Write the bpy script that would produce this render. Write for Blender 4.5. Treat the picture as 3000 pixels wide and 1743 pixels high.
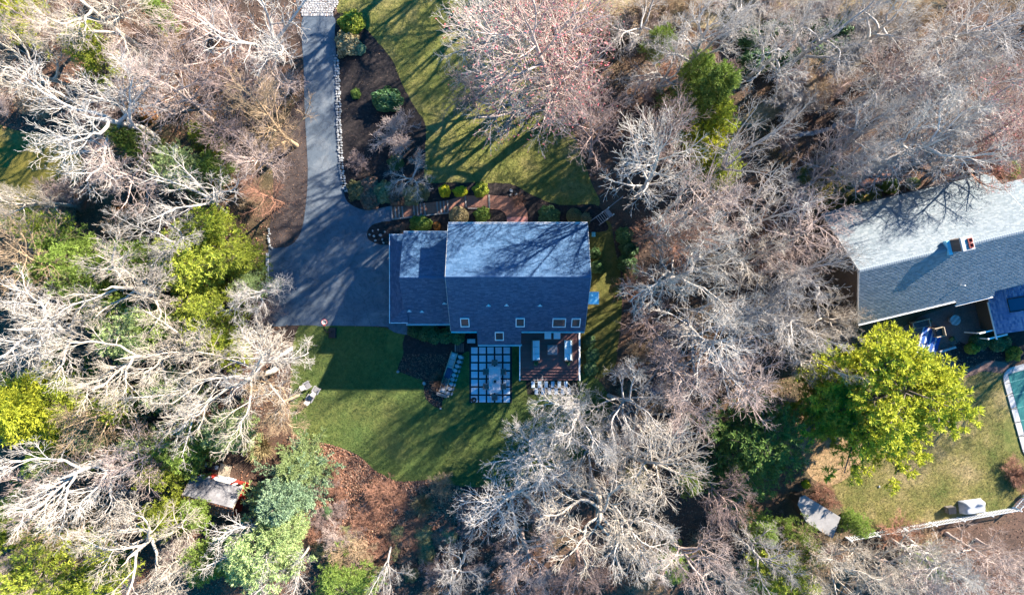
import bpy, math, random
import numpy as np
from mathutils import Vector, Matrix
from mathutils.geometry import tessellate_polygon
rad = math.radians
for o in list(bpy.data.objects):
    bpy.data.objects.remove(o)
S = bpy.context.scene
COL = S.collection
random.seed(7)
RNG = np.random.default_rng(11)

# ------------------------------------------------------------------ camera, world, sun, exposure
CAM_H, PX = 66.7, 30.0            # a drone 66.7 m up; 30 photo pixels per metre on the ground
cam = bpy.data.cameras.new('camera')
cam.sensor_width = 36.0
cam.lens = 36.0 * CAM_H / (3000.0 / PX)
cam.clip_start, cam.clip_end = 0.5, 1500
camo = bpy.data.objects.new('camera', cam)
camo.location = (0, 0, CAM_H)
COL.objects.link(camo)
S.camera = camo
SUN_EL, SUN_AZ = 28.0, 51.5       # azimuth clockwise from +Y
w = bpy.data.worlds.new('World'); S.world = w; w.use_nodes = True
nt = w.node_tree
sky = nt.nodes.new('ShaderNodeTexSky'); sky.sky_type = 'NISHITA'; sky.sun_disc = False
sky.sun_elevation = rad(SUN_EL); sky.sun_rotation = rad(SUN_AZ)
sky.air_density = 1.2; sky.dust_density = 0.0; sky.ozone_density = 4.0
bg = nt.nodes['Background']; bg.inputs['Strength'].default_value = 0.088
hs = nt.nodes.new('ShaderNodeHueSaturation'); hs.inputs['Saturation'].default_value = 1.7
nt.links.new(sky.outputs[0], hs.inputs['Color']); nt.links.new(hs.outputs[0], bg.inputs[0])
sd = Vector((math.cos(rad(SUN_EL)) * math.sin(rad(SUN_AZ)), math.cos(rad(SUN_EL)) * math.cos(rad(SUN_AZ)), math.sin(rad(SUN_EL))))
sl = bpy.data.lights.new('sun', 'SUN'); sl.energy = 5.0; sl.angle = rad(0.6); sl.color = (1.0, 0.90, 0.765)
so = bpy.data.objects.new('sun', sl); so.location = sd * 80
so.rotation_euler = sd.to_track_quat('Z', 'Y').to_euler(); COL.objects.link(so)
vs = S.view_settings
vs.view_transform = 'Standard'; vs.look = 'None'; vs.exposure = 2.14; vs.gamma = 1.0; vs.use_curve_mapping = False
S.render.engine = 'CYCLES'
S.cycles.max_bounces = 4; S.cycles.diffuse_bounces = 1; S.cycles.glossy_bounces = 2; S.cycles.transmission_bounces = 3

def W(px, py, z=0.0):
    """a point of the place, from where the photograph shows it and its height above the ground"""
    f = (CAM_H - z) / CAM_H / PX
    return ((px - 1500) * f, (871.5 - py) * f, z)

# ------------------------------------------------------------------ objects, tags, meshes
def tag(o, label=None, cat=None, group=None, kind=None):
    if label: o['label'] = label
    if cat: o['category'] = cat
    if group: o['group'] = group
    if kind: o['kind'] = kind
    return o

def thing(name, label, cat, loc=(0, 0, 0), rz=0.0, group=None):
    o = bpy.data.objects.new(name, None); o.empty_display_size = 0.3
    o.location = loc; o.rotation_euler = (0, 0, rz); COL.objects.link(o)
    return tag(o, label, cat, group)

def link(name, me, parent=None, mat=None, world=False, loc=None, rz=None):
    o = bpy.data.objects.new(name, me); COL.objects.link(o)
    if parent is not None:
        o.parent = parent
        if world:
            o.matrix_parent_inverse = parent.matrix_basis.inverted()
    if loc is not None: o.location = loc
    if rz is not None: o.rotation_euler = (0, 0, rz)
    if mat is not None:
        if len(me.materials) == 0: me.materials.append(mat)
        elif me.materials[0] is not mat:
            o.material_slots[0].link = 'OBJECT'; o.material_slots[0].material = mat
    return o

def np_mesh(name, verts, faces, mat=None, smooth=False):
    verts = np.asarray(verts, dtype=np.float32); faces = np.asarray(faces, dtype=np.int32)
    n, k = faces.shape
    me = bpy.data.meshes.new(name)
    me.vertices.add(len(verts)); me.vertices.foreach_set('co', verts.ravel())
    me.loops.add(n * k); me.loops.foreach_set('vertex_index', faces.ravel())
    me.polygons.add(n); me.polygons.foreach_set('loop_start', np.arange(0, n * k, k, dtype=np.int32))
    if smooth: me.polygons.foreach_set('use_smooth', np.ones(n, dtype=bool))
    me.update(calc_edges=True); me.validate()
    if mat: me.materials.append(mat)
    return me

class MB:
    """collects shapes into one mesh"""
    def __init__(s, xf=None): s.v = []; s.f = []; s.xf = xf
    def add(s, vs_, fs_):
        b = len(s.v); s.v.extend([tuple(p) for p in vs_]); s.f.extend([tuple(i + b for i in f) for f in fs_]); return s
    def box(s, c, d, rz=0.0, ch=0.0):
        """a box with chamfered upper edges: centre, size, turn about z"""
        x, y, z = d[0] / 2, d[1] / 2, d[2] / 2
        R = Matrix.Rotation(rz, 3, 'Z')
        lv = [(x, y, -z), (x, y, z - ch), (x - ch, y - ch, z)] if ch else [(x, y, -z), (x, y, z)]
        pts = []
        for (a, b, h) in lv:
            for sx, sy in ((-1, -1), (1, -1), (1, 1), (-1, 1)):
                pts.append(R @ Vector((sx * a, sy * b, h)) + Vector(c))
        fs = [(3, 2, 1, 0)]
        for l in range(len(lv) - 1):
            for i in range(4):
                j = (i + 1) % 4; fs.append((l * 4 + i, l * 4 + j, l * 4 + 4 + j, l * 4 + 4 + i))
        t = (len(lv) - 1) * 4; fs.append((t, t + 1, t + 2, t + 3))
        return s.add(pts, fs)
    def prism(s, poly, z0, z1, inset=0.0):
        n = len(poly); cx = sum(p[0] for p in poly) / n; cy = sum(p[1] for p in poly) / n
        top = []
        for p in poly:
            d = Vector((cx - p[0], cy - p[1])); d = d.normalized() * inset if d.length else d
            top.append((p[0] + d.x, p[1] + d.y, z1))
        pts = [(p[0], p[1], z0) for p in poly] + top
        fs = [tuple(range(n - 1, -1, -1)), tuple(range(n, 2 * n))] + [(i, (i + 1) % n, n + (i + 1) % n, n + i) for i in range(n)]
        return s.add(pts, fs)
    def extrude(s, prof, axis_pts):
        """profile [(y,z)] swept along x between two x values"""
        x0, x1 = axis_pts; n = len(prof)
        pts = [(x0, a, b) for a, b in prof] + [(x1, a, b) for a, b in prof]
        fs = [tuple(range(n)), tuple(range(2 * n - 1, n - 1, -1))] + [(i, n + i, n + (i + 1) % n, (i + 1) % n) for i in range(n)]
        return s.add(pts, fs)
    def tube(s, pts, r, n=8, cap=True):
        pts = [Vector(p) for p in pts]; rr = r if isinstance(r, (list, tuple)) else [r] * len(pts)
        d = (pts[-1] - pts[0]).normalized(); ref = Vector((0, 0, 1)) if abs(d.z) < 0.9 else Vector((1, 0, 0))
        ring = []
        for i, p in enumerate(pts):
            t = (pts[min(i + 1, len(pts) - 1)] - pts[max(i - 1, 0)]).normalized()
            u = t.cross(ref).normalized(); v = t.cross(u)
            ring += [p + (u * math.cos(2 * math.pi * k / n) + v * math.sin(2 * math.pi * k / n)) * rr[i] for k in range(n)]
        fs = [(i * n + k, i * n + (k + 1) % n, (i + 1) * n + (k + 1) % n, (i + 1) * n + k) for i in range(len(pts) - 1) for k in range(n)]
        if cap: fs += [tuple(range(n - 1, -1, -1)), tuple(range((len(pts) - 1) * n, len(pts) * n))]
        return s.add(ring, fs)
    def lathe(s, prof, c=(0, 0, 0), n=16):
        """profile [(r,z)] turned about z"""
        pts = [(c[0] + r * math.cos(2 * math.pi * k / n), c[1] + r * math.sin(2 * math.pi * k / n), c[2] + z) for r, z in prof for k in range(n)]
        fs = [(i * n + k, i * n + (k + 1) % n, (i + 1) * n + (k + 1) % n, (i + 1) * n + k) for i in range(len(prof) - 1) for k in range(n)]
        return s.add(pts, fs)
    def torus(s, c, R, r, n=20, m=6):
        pts = []
        for i in range(n):
            a = 2 * math.pi * i / n
            for j in range(m):
                b = 2 * math.pi * j / m
                pts.append((c[0] + (R + r * math.cos(b)) * math.cos(a), c[1] + (R + r * math.cos(b)) * math.sin(a), c[2] + r * math.sin(b)))
        fs = [(i * m + j, ((i + 1) % n) * m + j, ((i + 1) % n) * m + (j + 1) % m, i * m + (j + 1) % m) for i in range(n) for j in range(m)]
        return s.add(pts, fs)
    def mesh(s, name, mat=None, smooth=False):
        me = bpy.data.meshes.new(name)
        v = s.v if s.xf is None else [tuple(s.xf @ Vector(p)) for p in s.v]
        me.from_pydata(v, [], s.f); me.update()
        if smooth:
            me.polygons.foreach_set('use_smooth', [True] * len(me.polygons))
        if mat: me.materials.append(mat)
        return me
    def build(s, name, mat, parent=None, world=False, smooth=False):
        return link(name, s.mesh(name, mat, smooth), parent, None, world)

# ------------------------------------------------------------------ materials
def new_mat(name):
    m = bpy.data.materials.new(name); m.use_nodes = True
    t = m.node_tree; return m, t, t.nodes['Principled BSDF']

def ramp(t, fac, stops):
    r = t.nodes.new('ShaderNodeValToRGB'); e = r.color_ramp.elements
    while len(e) < len(stops): e.new(0.5)
    for i, (p, c) in enumerate(stops): e[i].position = p; e[i].color = (*c, 1)
    t.links.new(fac, r.inputs[0]); return r.outputs[0]

def noise(t, scale, detail=5, rough=0.6, vec=None, dist=0.0):
    n = t.nodes.new('ShaderNodeTexNoise'); n.inputs['Scale'].default_value = scale
    n.inputs['Detail'].default_value = detail; n.inputs['Roughness'].default_value = rough; n.inputs['Distortion'].default_value = dist
    if vec is not None: t.links.new(vec, n.inputs['Vector'])
    return n.outputs['Fac']

def coord(t, kind='Object'):
    return t.nodes.new('ShaderNodeTexCoord').outputs[kind]

def mixc(t, fac, a, b, mode='MIX'):
    m = t.nodes.new('ShaderNodeMix'); m.data_type = 'RGBA'; m.blend_type = mode
    for sock, val in ((m.inputs[0], fac), (m.inputs[6], a), (m.inputs[7], b)):
        if hasattr(val, 'is_linked') or isinstance(val, bpy.types.NodeSocket): t.links.new(val, sock)
        elif isinstance(val, (int, float)): sock.default_value = val
        else: sock.default_value = (*val, 1)
    return m.outputs[2]

def bump(t, b, h, strength, dist):
    n = t.nodes.new('ShaderNodeBump'); n.inputs['Strength'].default_value = strength; n.inputs['Distance'].default_value = dist
    t.links.new(h, n.inputs['Height']); t.links.new(n.outputs[0], b.inputs['Normal'])

def mat(name, stops, scale=3.0, rough=0.8, bmp=0.0, fine=40.0, metal=0.0, spec=0.3):
    """noise-coloured material with fine grain"""
    m, t, b = new_mat(name); c = coord(t)
    if len(stops[0]) == 3:
        stops = [(0.3 + 0.4 * i / max(1, len(stops) - 1), s) for i, s in enumerate(stops)]
    col = ramp(t, noise(t, scale, 6, 0.65, c), stops)
    g = noise(t, fine, 3, 0.7, c)
    col = mixc(t, 0.35, col, ramp(t, g, [(0.3, (0.45, 0.45, 0.45)), (0.7, (1, 1, 1))]), 'MULTIPLY')
    t.links.new(col, b.inputs['Base Color']); b.inputs['Roughness'].default_value = rough; b.inputs['Metallic'].default_value = metal
    b.inputs['Specular IOR Level'].default_value = spec
    if bmp: bump(t, b, g, bmp, 0.05)
    return m

def island_mat(name, stops, rough=0.7, obj=0.25, trans=0.0, spec=0.2):
    """colour differs from piece to piece (random per mesh island) and a little from thing to thing"""
    m, t, b = new_mat(name)
    g = t.nodes.new('ShaderNodeNewGeometry'); oi = t.nodes.new('ShaderNodeObjectInfo')
    stops = [(i / max(1, len(stops) - 1), s) for i, s in enumerate(stops)]
    col = ramp(t, g.outputs['Random Per Island'], stops)
    mr = t.nodes.new('ShaderNodeMapRange'); mr.inputs[3].default_value = 1 - obj; mr.inputs[4].default_value = 1 + obj
    t.links.new(oi.outputs['Random'], mr.inputs[0])
    vm = t.nodes.new('ShaderNodeVectorMath'); vm.operation = 'SCALE'
    t.links.new(col, vm.inputs[0]); t.links.new(mr.outputs[0], vm.inputs['Scale'])
    t.links.new(vm.outputs[0], b.inputs['Base Color']); b.inputs['Roughness'].default_value = rough
    b.inputs['Specular IOR Level'].default_value = spec
    if trans:
        tr = t.nodes.new('ShaderNodeBsdfTranslucent'); t.links.new(vm.outputs[0], tr.inputs[0])
        mx = t.nodes.new('ShaderNodeMixShader'); mx.inputs[0].default_value = trans
        t.links.new(b.outputs[0], mx.inputs[1]); t.links.new(tr.outputs[0], mx.inputs[2])
        t.links.new(mx.outputs[0], t.nodes['Material Output'].inputs[0])
    return m

def bark_mat(name, c1, c2):
    m, t, b = new_mat(name); c = coord(t)
    col = ramp(t, noise(t, 1.6, 5, 0.7, c), [(0.3, c1), (0.7, c2)])
    g = noise(t, 14, 3, 0.7, c)
    col = mixc(t, 0.5, col, ramp(t, g, [(0.35, (0.5, 0.5, 0.5)), (0.65, (1, 1, 1))]), 'MULTIPLY')
    t.links.new(col, b.inputs['Base Color']); b.inputs['Roughness'].default_value = 0.9; b.inputs['Specular IOR Level'].default_value = 0.1
    bump(t, b, g, 0.5, 0.04); return m

def ground_mat():
    m, t, b = new_mat('leaf_strewn_soil'); c = coord(t)
    big = ramp(t, noise(t, 0.045, 4, 0.6, c), [(0.36, (0.065, 0.05, 0.042)), (0.5, (0.125, 0.078, 0.055)), (0.64, (0.10, 0.092, 0.045))])
    mid = ramp(t, noise(t, 0.7, 6, 0.7, c), [(0.3, (0.35, 0.33, 0.33)), (0.7, (1.25, 1.1, 1.0))])
    col = mixc(t, 0.9, big, mid, 'MULTIPLY')
    fine = noise(t, 9, 4, 0.8, c)
    col = mixc(t, 0.8, col, ramp(t, fine, [(0.35, (0.3, 0.3, 0.3)), (0.62, (1.3, 1.2, 1.1))]), 'MULTIPLY')
    t.links.new(col, b.inputs['Base Color']); b.inputs['Roughness'].default_value = 0.95
    bump(t, b, fine, 0.9, 0.12); return m

def lawn_mat(name, a, b_, c_, dry=0.5):
    m, t, b = new_mat(name); c = coord(t)
    col = ramp(t, noise(t, 0.22, 5, 0.65, c), [(0.32, a), (0.5, b_), (0.7, c_)])
    f2 = noise(t, 2.2, 6, 0.75, c); f3 = noise(t, 16, 3, 0.8, c)
    col = mixc(t, 0.7, col, ramp(t, f2, [(0.33, (0.4, 0.45, 0.4)), (0.67, (1.45, 1.3, 1.2))]), 'MULTIPLY')
    col = mixc(t, 0.7, col, ramp(t, f3, [(0.35, (0.4, 0.45, 0.4)), (0.65, (1.3, 1.25, 1.2))]), 'MULTIPLY')
    t.links.new(col, b.inputs['Base Color']); b.inputs['Roughness'].default_value = 0.95; b.inputs['Specular IOR Level'].default_value = 0.1
    bump(t, b, f3, 1.0, 0.08); return m

def asphalt_mat():
    m, t, b = new_mat('worn_asphalt'); c = coord(t)
    col = ramp(t, noise(t, 0.35, 6, 0.7, c, 0.6), [(0.3, (0.05, 0.07, 0.095)), (0.5, (0.085, 0.108, 0.135)), (0.68, (0.15, 0.168, 0.185))])
    st = ramp(t, noise(t, 1.6, 6, 0.75, c, 1.2), [(0.36, (0.5, 0.5, 0.52)), (0.52, (1.05, 1.05, 1.05))])
    col = mixc(t, 0.6, col, st, 'MULTIPLY')
    g = noise(t, 60, 2, 0.7, c)
    col = mixc(t, 0.5, col, ramp(t, g, [(0.3, (0.5, 0.5, 0.5)), (0.7, (1.2, 1.2, 1.2))]), 'MULTIPLY')
    v = t.nodes.new('ShaderNodeTexVoronoi'); v.feature = 'DISTANCE_TO_EDGE'; v.inputs['Scale'].default_value = 0.17
    wn = t.nodes.new('ShaderNodeTexNoise'); wn.inputs['Scale'].default_value = 1.2; wn.inputs['Detail'].default_value = 4
    t.links.new(c, wn.inputs['Vector']); av = t.nodes.new('ShaderNodeVectorMath'); av.operation = 'MULTIPLY_ADD'
    av.inputs[1].default_value = (0.9, 0.9, 0); t.links.new(wn.outputs['Color'], av.inputs[0]); t.links.new(c, av.inputs[2]); t.links.new(av.outputs[0], v.inputs['Vector'])
    col = mixc(t, 1.0, col, ramp(t, v.outputs['Distance'], [(0.0, (0.62, 0.62, 0.63)), (0.006, (1, 1, 1))]), 'MULTIPLY')
    t.links.new(col, b.inputs['Base Color']); b.inputs['Roughness'].default_value = 0.85
    bump(t, b, g, 0.4, 0.02); return m

def brick_mat(name, c1, c2, mortar, scale=5.0, rot=0.0):
    m, t, b = new_mat(name); c = coord(t)
    mp = t.nodes.new('ShaderNodeMapping'); mp.inputs['Rotation'].default_value = (0, 0, rot); t.links.new(c, mp.inputs[0])
    n = t.nodes.new('ShaderNodeTexBrick'); n.inputs['Scale'].default_value = scale
    n.inputs['Color1'].default_value = (*c1, 1); n.inputs['Color2'].default_value = (*c2, 1); n.inputs['Mortar'].default_value = (*mortar, 1)
    n.inputs['Mortar Size'].default_value = 0.015; t.links.new(mp.outputs[0], n.inputs['Vector'])
    col = mixc(t, 0.6, n.outputs['Color'], ramp(t, noise(t, 1.5, 5, 0.7, c), [(0.3, (0.5, 0.5, 0.5)), (0.7, (1.2, 1.15, 1.1))]), 'MULTIPLY')
    t.links.new(col, b.inputs['Base Color']); b.inputs['Roughness'].default_value = 0.9
    bump(t, b, n.outputs['Fac'], -0.5, 0.01); return m

def glass_mat(name, c):
    m, t, b = new_mat(name); b.inputs['Base Color'].default_value = (*c, 1); b.inputs['Roughness'].default_value = 0.05
    b.inputs['Specular IOR Level'].default_value = 0.8; return m

def plain(name, c, rough=0.6, metal=0.0, var=0.25):
    return mat(name, [tuple(x * (1 - var) for x in c), tuple(min(1, x * (1 + var * 0.6)) for x in c)], 2.5, rough, 0.15, 30, metal)

BARK = {
    'cream': bark_mat('cream_bark', (0.391, 0.324, 0.258), (0.614, 0.540, 0.452)),
    'white': bark_mat('white_bark', (0.465, 0.410, 0.361), (0.688, 0.630, 0.568)),
    'grey': bark_mat('grey_bark', (0.307, 0.275, 0.254), (0.530, 0.486, 0.447)),
    'pink': bark_mat('pinkish_bark', (0.372, 0.279, 0.245), (0.577, 0.459, 0.404)),
    'tan': bark_mat('tan_bark', (0.307, 0.211, 0.129), (0.484, 0.351, 0.224)),
    'plum': bark_mat('plum_brown_bark', (0.233, 0.162, 0.146), (0.409, 0.310, 0.280)),
    'rust': bark_mat('rusty_brown_bark', (0.242, 0.117, 0.077), (0.409, 0.225, 0.155)),
    'dark': bark_mat('dark_trunk_bark', (0.121, 0.099, 0.086), (0.242, 0.198, 0.163)),
}
LEAF = {
    'lime': island_mat('lime_green_needles', [(0.174, 0.227, 0.035), (0.348, 0.409, 0.052), (0.522, 0.540, 0.078)], trans=0.35),
    'gold': island_mat('golden_green_needles', [(0.207, 0.236, 0.023), (0.414, 0.437, 0.040), (0.598, 0.598, 0.057)], trans=0.35),
    'green': island_mat('fresh_green_needles', [(0.111, 0.163, 0.031), (0.202, 0.293, 0.055), (0.325, 0.423, 0.098)], trans=0.35),
    'forest': island_mat('forest_green_needles', [(0.072, 0.130, 0.034), (0.117, 0.208, 0.046), (0.195, 0.293, 0.065)], trans=0.3),
    'pale': island_mat('pale_green_needles', [(0.174, 0.244, 0.086), (0.313, 0.401, 0.157), (0.470, 0.540, 0.244)], trans=0.35),
    'blue': island_mat('blue_green_needles', [(0.11, 0.175, 0.09), (0.19, 0.275, 0.15), (0.30, 0.39, 0.24)], trans=0.15),
    'deep': island_mat('deep_green_leaves', [(0.034, 0.074, 0.027), (0.061, 0.128, 0.041), (0.115, 0.203, 0.061)], rough=0.5, spec=0.4, trans=0.15),
    'olive': island_mat('olive_leaves', [(0.091, 0.091, 0.039), (0.156, 0.150, 0.065), (0.234, 0.215, 0.104)]),
    'yellow': island_mat('yellow_leaves', [(0.200, 0.233, 0.016), (0.451, 0.451, 0.025), (0.700, 0.634, 0.049)], trans=0.2),
    'straw': island_mat('straw_leaves', [(0.200, 0.150, 0.075), (0.338, 0.263, 0.125), (0.450, 0.362, 0.200)]),
    'orange': island_mat('orange_dry_leaves', [(0.20, 0.08, 0.02), (0.36, 0.15, 0.04), (0.46, 0.22, 0.07)], trans=0.2),
    'brown': island_mat('brown_dry_leaves', [(0.088, 0.050, 0.037), (0.163, 0.094, 0.062), (0.250, 0.150, 0.094)]),
    'litter': island_mat('fallen_leaves', [(0.07, 0.035, 0.025), (0.13, 0.06, 0.04), (0.23, 0.105, 0.06), (0.33, 0.165, 0.095), (0.16, 0.10, 0.075), (0.40, 0.25, 0.16)]),
    'dull': island_mat('dull_fallen_leaves', [(0.05, 0.035, 0.028), (0.12, 0.066, 0.048), (0.22, 0.12, 0.08), (0.28, 0.19, 0.13), (0.17, 0.085, 0.06)]),
    'bud': island_mat('red_buds', [(0.35, 0.07, 0.08), (0.50, 0.13, 0.14), (0.58, 0.22, 0.22)]),
}
SHINGLE = island_mat('slate_blue_shingles', [(0.022, 0.062, 0.128), (0.035, 0.084, 0.165), (0.055, 0.112, 0.20)], rough=0.75, obj=0.0, spec=0.35)
SHINGLE2 = island_mat('pale_grey_shingles', [(0.145, 0.178, 0.20), (0.19, 0.222, 0.245), (0.235, 0.262, 0.28)], rough=0.85, obj=0.0)
SHINGLE3 = island_mat('shade_tinted_shingles', [(0.07, 0.15, 0.32), (0.12, 0.22, 0.42), (0.22, 0.33, 0.5)], rough=0.85, obj=0.0)  # rear wing: blue of the slope's shade is put into the shingle colour
DECKING_UNDER = plain('roof_underlay', (0.05, 0.06, 0.08), 0.9)
UNDER2 = plain('pale_roof_underlay', (0.22, 0.23, 0.24), 0.9)
WHITE = plain('white_paint', (0.86, 0.86, 0.85), 0.45, 0, 0.08)
SIDING = plain('pale_siding', (0.55, 0.54, 0.5), 0.7, 0, 0.1)
BEIGE = plain('brown_siding', (0.085, 0.066, 0.052), 0.7, 0, 0.1)
ASPHALT = asphalt_mat()
SOIL = mat('dark_mulch', [(0.011, 0.009, 0.009), (0.023, 0.018, 0.018), (0.058, 0.043, 0.038)], 4.0, 0.95, 0.9, 22)
BEDSOIL = mat('bare_brown_soil', [(0.03, 0.024, 0.024), (0.06, 0.045, 0.042), (0.09, 0.068, 0.06)], 0.8, 0.95, 0.7, 12)
STONE = island_mat('grey_stone', [(0.15, 0.155, 0.16), (0.25, 0.255, 0.26), (0.38, 0.38, 0.37)], rough=0.9, obj=0.3)
COBBLE = island_mat('granite_cobbles', [(0.26, 0.25, 0.24), (0.36, 0.34, 0.33), (0.46, 0.43, 0.41)], rough=0.85, obj=0.35)
PAVER = mat('bluestone', [(0.40, 0.50, 0.58), (0.52, 0.61, 0.68)], 1.2, 0.6, 0.2, 25)
GRIT = mat('dark_pebbles', [(0.012, 0.013, 0.016), (0.035, 0.036, 0.04)], 14, 0.9, 0.9, 30)
DECKWOOD = island_mat('brown_deck_boards', [(0.12, 0.055, 0.048), (0.14, 0.068, 0.06), (0.16, 0.08, 0.07)], rough=0.55, obj=0.12, spec=0.3)
TIMBER = mat('weathered_timber', [(0.16, 0.15, 0.14), (0.28, 0.26, 0.24)], 6, 0.85, 0.5, 30)
GREYWOOD = mat('silvered_wood', [(0.20, 0.19, 0.195), (0.32, 0.305, 0.31)], 5, 0.85, 0.5, 24)
TABLETOP = mat('pale_silvered_wood', [(0.46, 0.44, 0.46), (0.60, 0.58, 0.60)], 5, 0.8, 0.4, 24)
LIGHTWOOD = mat('pale_wood', [(0.36, 0.29, 0.20), (0.52, 0.43, 0.32)], 5, 0.7, 0.3, 24)
RATTAN = mat('grey_brown_rattan', [(0.13, 0.11, 0.10), (0.24, 0.21, 0.19)], 9, 0.8, 0.6, 45)
CUSHION = mat('pale_blue_cushion', [(0.58, 0.74, 0.78), (0.70, 0.83, 0.86)], 2, 0.9, 0.2, 40)
BRICK = brick_mat('red_brick_paving', (0.20, 0.085, 0.055), (0.28, 0.13, 0.085), (0.10, 0.07, 0.06), 4.6, 0.05)
STOOP = brick_mat('pink_brick_stoop', (0.32, 0.13, 0.115), (0.38, 0.17, 0.15), (0.2, 0.12, 0.11), 5.0)
PATIO2 = brick_mat('dull_brick_patio', (0.13, 0.075, 0.062), (0.19, 0.11, 0.09), (0.07, 0.055, 0.05), 4.4, 0.25)
BLACK = plain('black_metal', (0.018, 0.018, 0.02), 0.45)
NAVY = plain('navy_cover', (0.022, 0.055, 0.12), 0.75)
RED = plain('red_paint', (0.36, 0.035, 0.025), 0.55)
TEAL = mat('teal_pool_cover', [(0.006, 0.085, 0.085), (0.012, 0.125, 0.12)], 0.6, 0.6, 0.15, 12)
CONCRETE = mat('pale_concrete', [(0.33, 0.325, 0.32), (0.46, 0.45, 0.44)], 1.3, 0.85, 0.3, 30)
GLASS = glass_mat('dark_glass', (0.035, 0.05, 0.055))
BLUEGLASS = glass_mat('blue_glass', (0.02, 0.05, 0.11))
TURQ = plain('turquoise_plastic', (0.10, 0.36, 0.40), 0.5)
YELLOW = plain('yellow_plastic', (0.62, 0.40, 0.03), 0.5)
METALCAP = plain('sky_tinted_metal', (0.34, 0.72, 0.82), 0.35, 0.0, 0.06)  # the sky's reflection on the metal is painted in as pale blue
GREYCOVER = mat('grey_fabric_cover', [(0.30, 0.31, 0.33), (0.42, 0.43, 0.45)], 2, 0.7, 0.2, 20)
TAR = mat('weathered_felt_roof', [(0.085, 0.082, 0.09), (0.17, 0.165, 0.175), (0.26, 0.255, 0.265)], 1.7, 0.9, 0.5, 18)
SHEDROOF = mat('pale_grey_roof', [(0.20, 0.195, 0.195), (0.29, 0.28, 0.28)], 1.5, 0.85, 0.2, 30)
DARKBRICK = brick_mat('dark_chimney_brick', (0.10, 0.075, 0.065), (0.15, 0.11, 0.095), (0.06, 0.05, 0.05), 6.0)
CLAY = plain('clay_flue', (0.28, 0.07, 0.05), 0.8)
# ------------------------------------------------------------------ the setting: ground sheets
def catmull(pts, k=6):
    out = []; n = len(pts)
    for i in range(n):
        p0, p1, p2, p3 = [Vector(pts[(i + j - 1) % n]) for j in range(4)]
        for s in range(k):
            t = s / k
            out.append(tuple(0.5 * ((2 * p1) + (p2 - p0) * t + (2 * p0 - 5 * p1 + 4 * p2 - p3) * t * t + (3 * p1 - p0 - 3 * p2 + p3) * t ** 3)))
    return out

def px_poly(pts, z=0.0): return [W(x, y, z)[:2] for x, y in pts]

def sheet(name, poly, z, m, thick=0.0, parent=None):
    vs3 = [Vector((p[0], p[1], 0)) for p in poly]
    tris = tessellate_polygon([vs3])
    pts = [(p[0], p[1], z) for p in poly]; fs = [tuple(t) for t in tris]
    # make every triangle face up
    out = []
    for a, b, c in fs:
        u = Vector(pts[b]) - Vector(pts[a]); v = Vector(pts[c]) - Vector(pts[a])
        out.append((a, b, c) if u.cross(v).z > 0 else (a, c, b))
    mb = MB(); mb.add(pts, out)
    if thick:
        n = len(pts); area = sum(pts[i][0] * pts[(i + 1) % n][1] - pts[(i + 1) % n][0] * pts[i][1] for i in range(n))
        low = [(p[0], p[1], z - thick) for p in pts]; b = len(mb.v); mb.v += low
        for i in range(n):
            j = (i + 1) % n
            mb.f.append((i, b + i, b + j, j) if area > 0 else (i, j, b + j, b + i))
    o = mb.build(name, m, parent)
    if parent is None: tag(o, kind='structure')
    return o

def jitter(poly, a, seed=3):
    r = random.Random(seed); return [(x + r.uniform(-a, a), y + r.uniform(-a, a)) for x, y in poly]

def pip(P, poly):
    """points inside a polygon"""
    x, y = P[:, 0], P[:, 1]; inside = np.zeros(len(P), bool); n = len(poly)
    for i in range(n):
        x1, y1 = poly[i]; x2, y2 = poly[(i + 1) % n]
        if y1 == y2: continue
        c = ((y1 > y) != (y2 > y)) & (x < (x2 - x1) * (y - y1) / (y2 - y1) + x1)
        inside ^= c
    return inside

GROUND = ground_mat()
gN = 60
gx = np.linspace(-160, 160, gN)
gv = np.array([(x, y, 0.0) for y in gx for x in gx])
gf = np.array([(j * gN + i, j * gN + i + 1, (j + 1) * gN + i + 1, (j + 1) * gN + i) for j in range(gN - 1) for i in range(gN - 1)])
ground = link('woodland_ground', np_mesh('woodland_ground', gv, gf, GROUND)); tag(ground, kind='structure')

LAWN = lawn_mat('lawn_grass', (0.10, 0.14, 0.04), (0.19, 0.195, 0.06), (0.31, 0.265, 0.12))
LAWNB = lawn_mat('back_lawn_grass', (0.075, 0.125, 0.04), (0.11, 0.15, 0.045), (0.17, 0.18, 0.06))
LAWNY = lawn_mat('mossy_yellow_grass', (0.10, 0.10, 0.025), (0.16, 0.14, 0.035), (0.20, 0.165, 0.06))
LAWNN = lawn_mat('thin_dry_lawn', (0.09, 0.12, 0.035), (0.20, 0.185, 0.07), (0.34, 0.27, 0.155))
STRAWF = lawn_mat('straw_field_grass', (0.25, 0.20, 0.125), (0.33, 0.275, 0.18), (0.38, 0.33, 0.235))
SIDEL = lawn_mat('side_strip_grass', (0.07, 0.085, 0.025), (0.11, 0.11, 0.035), (0.17, 0.14, 0.05))

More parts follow.
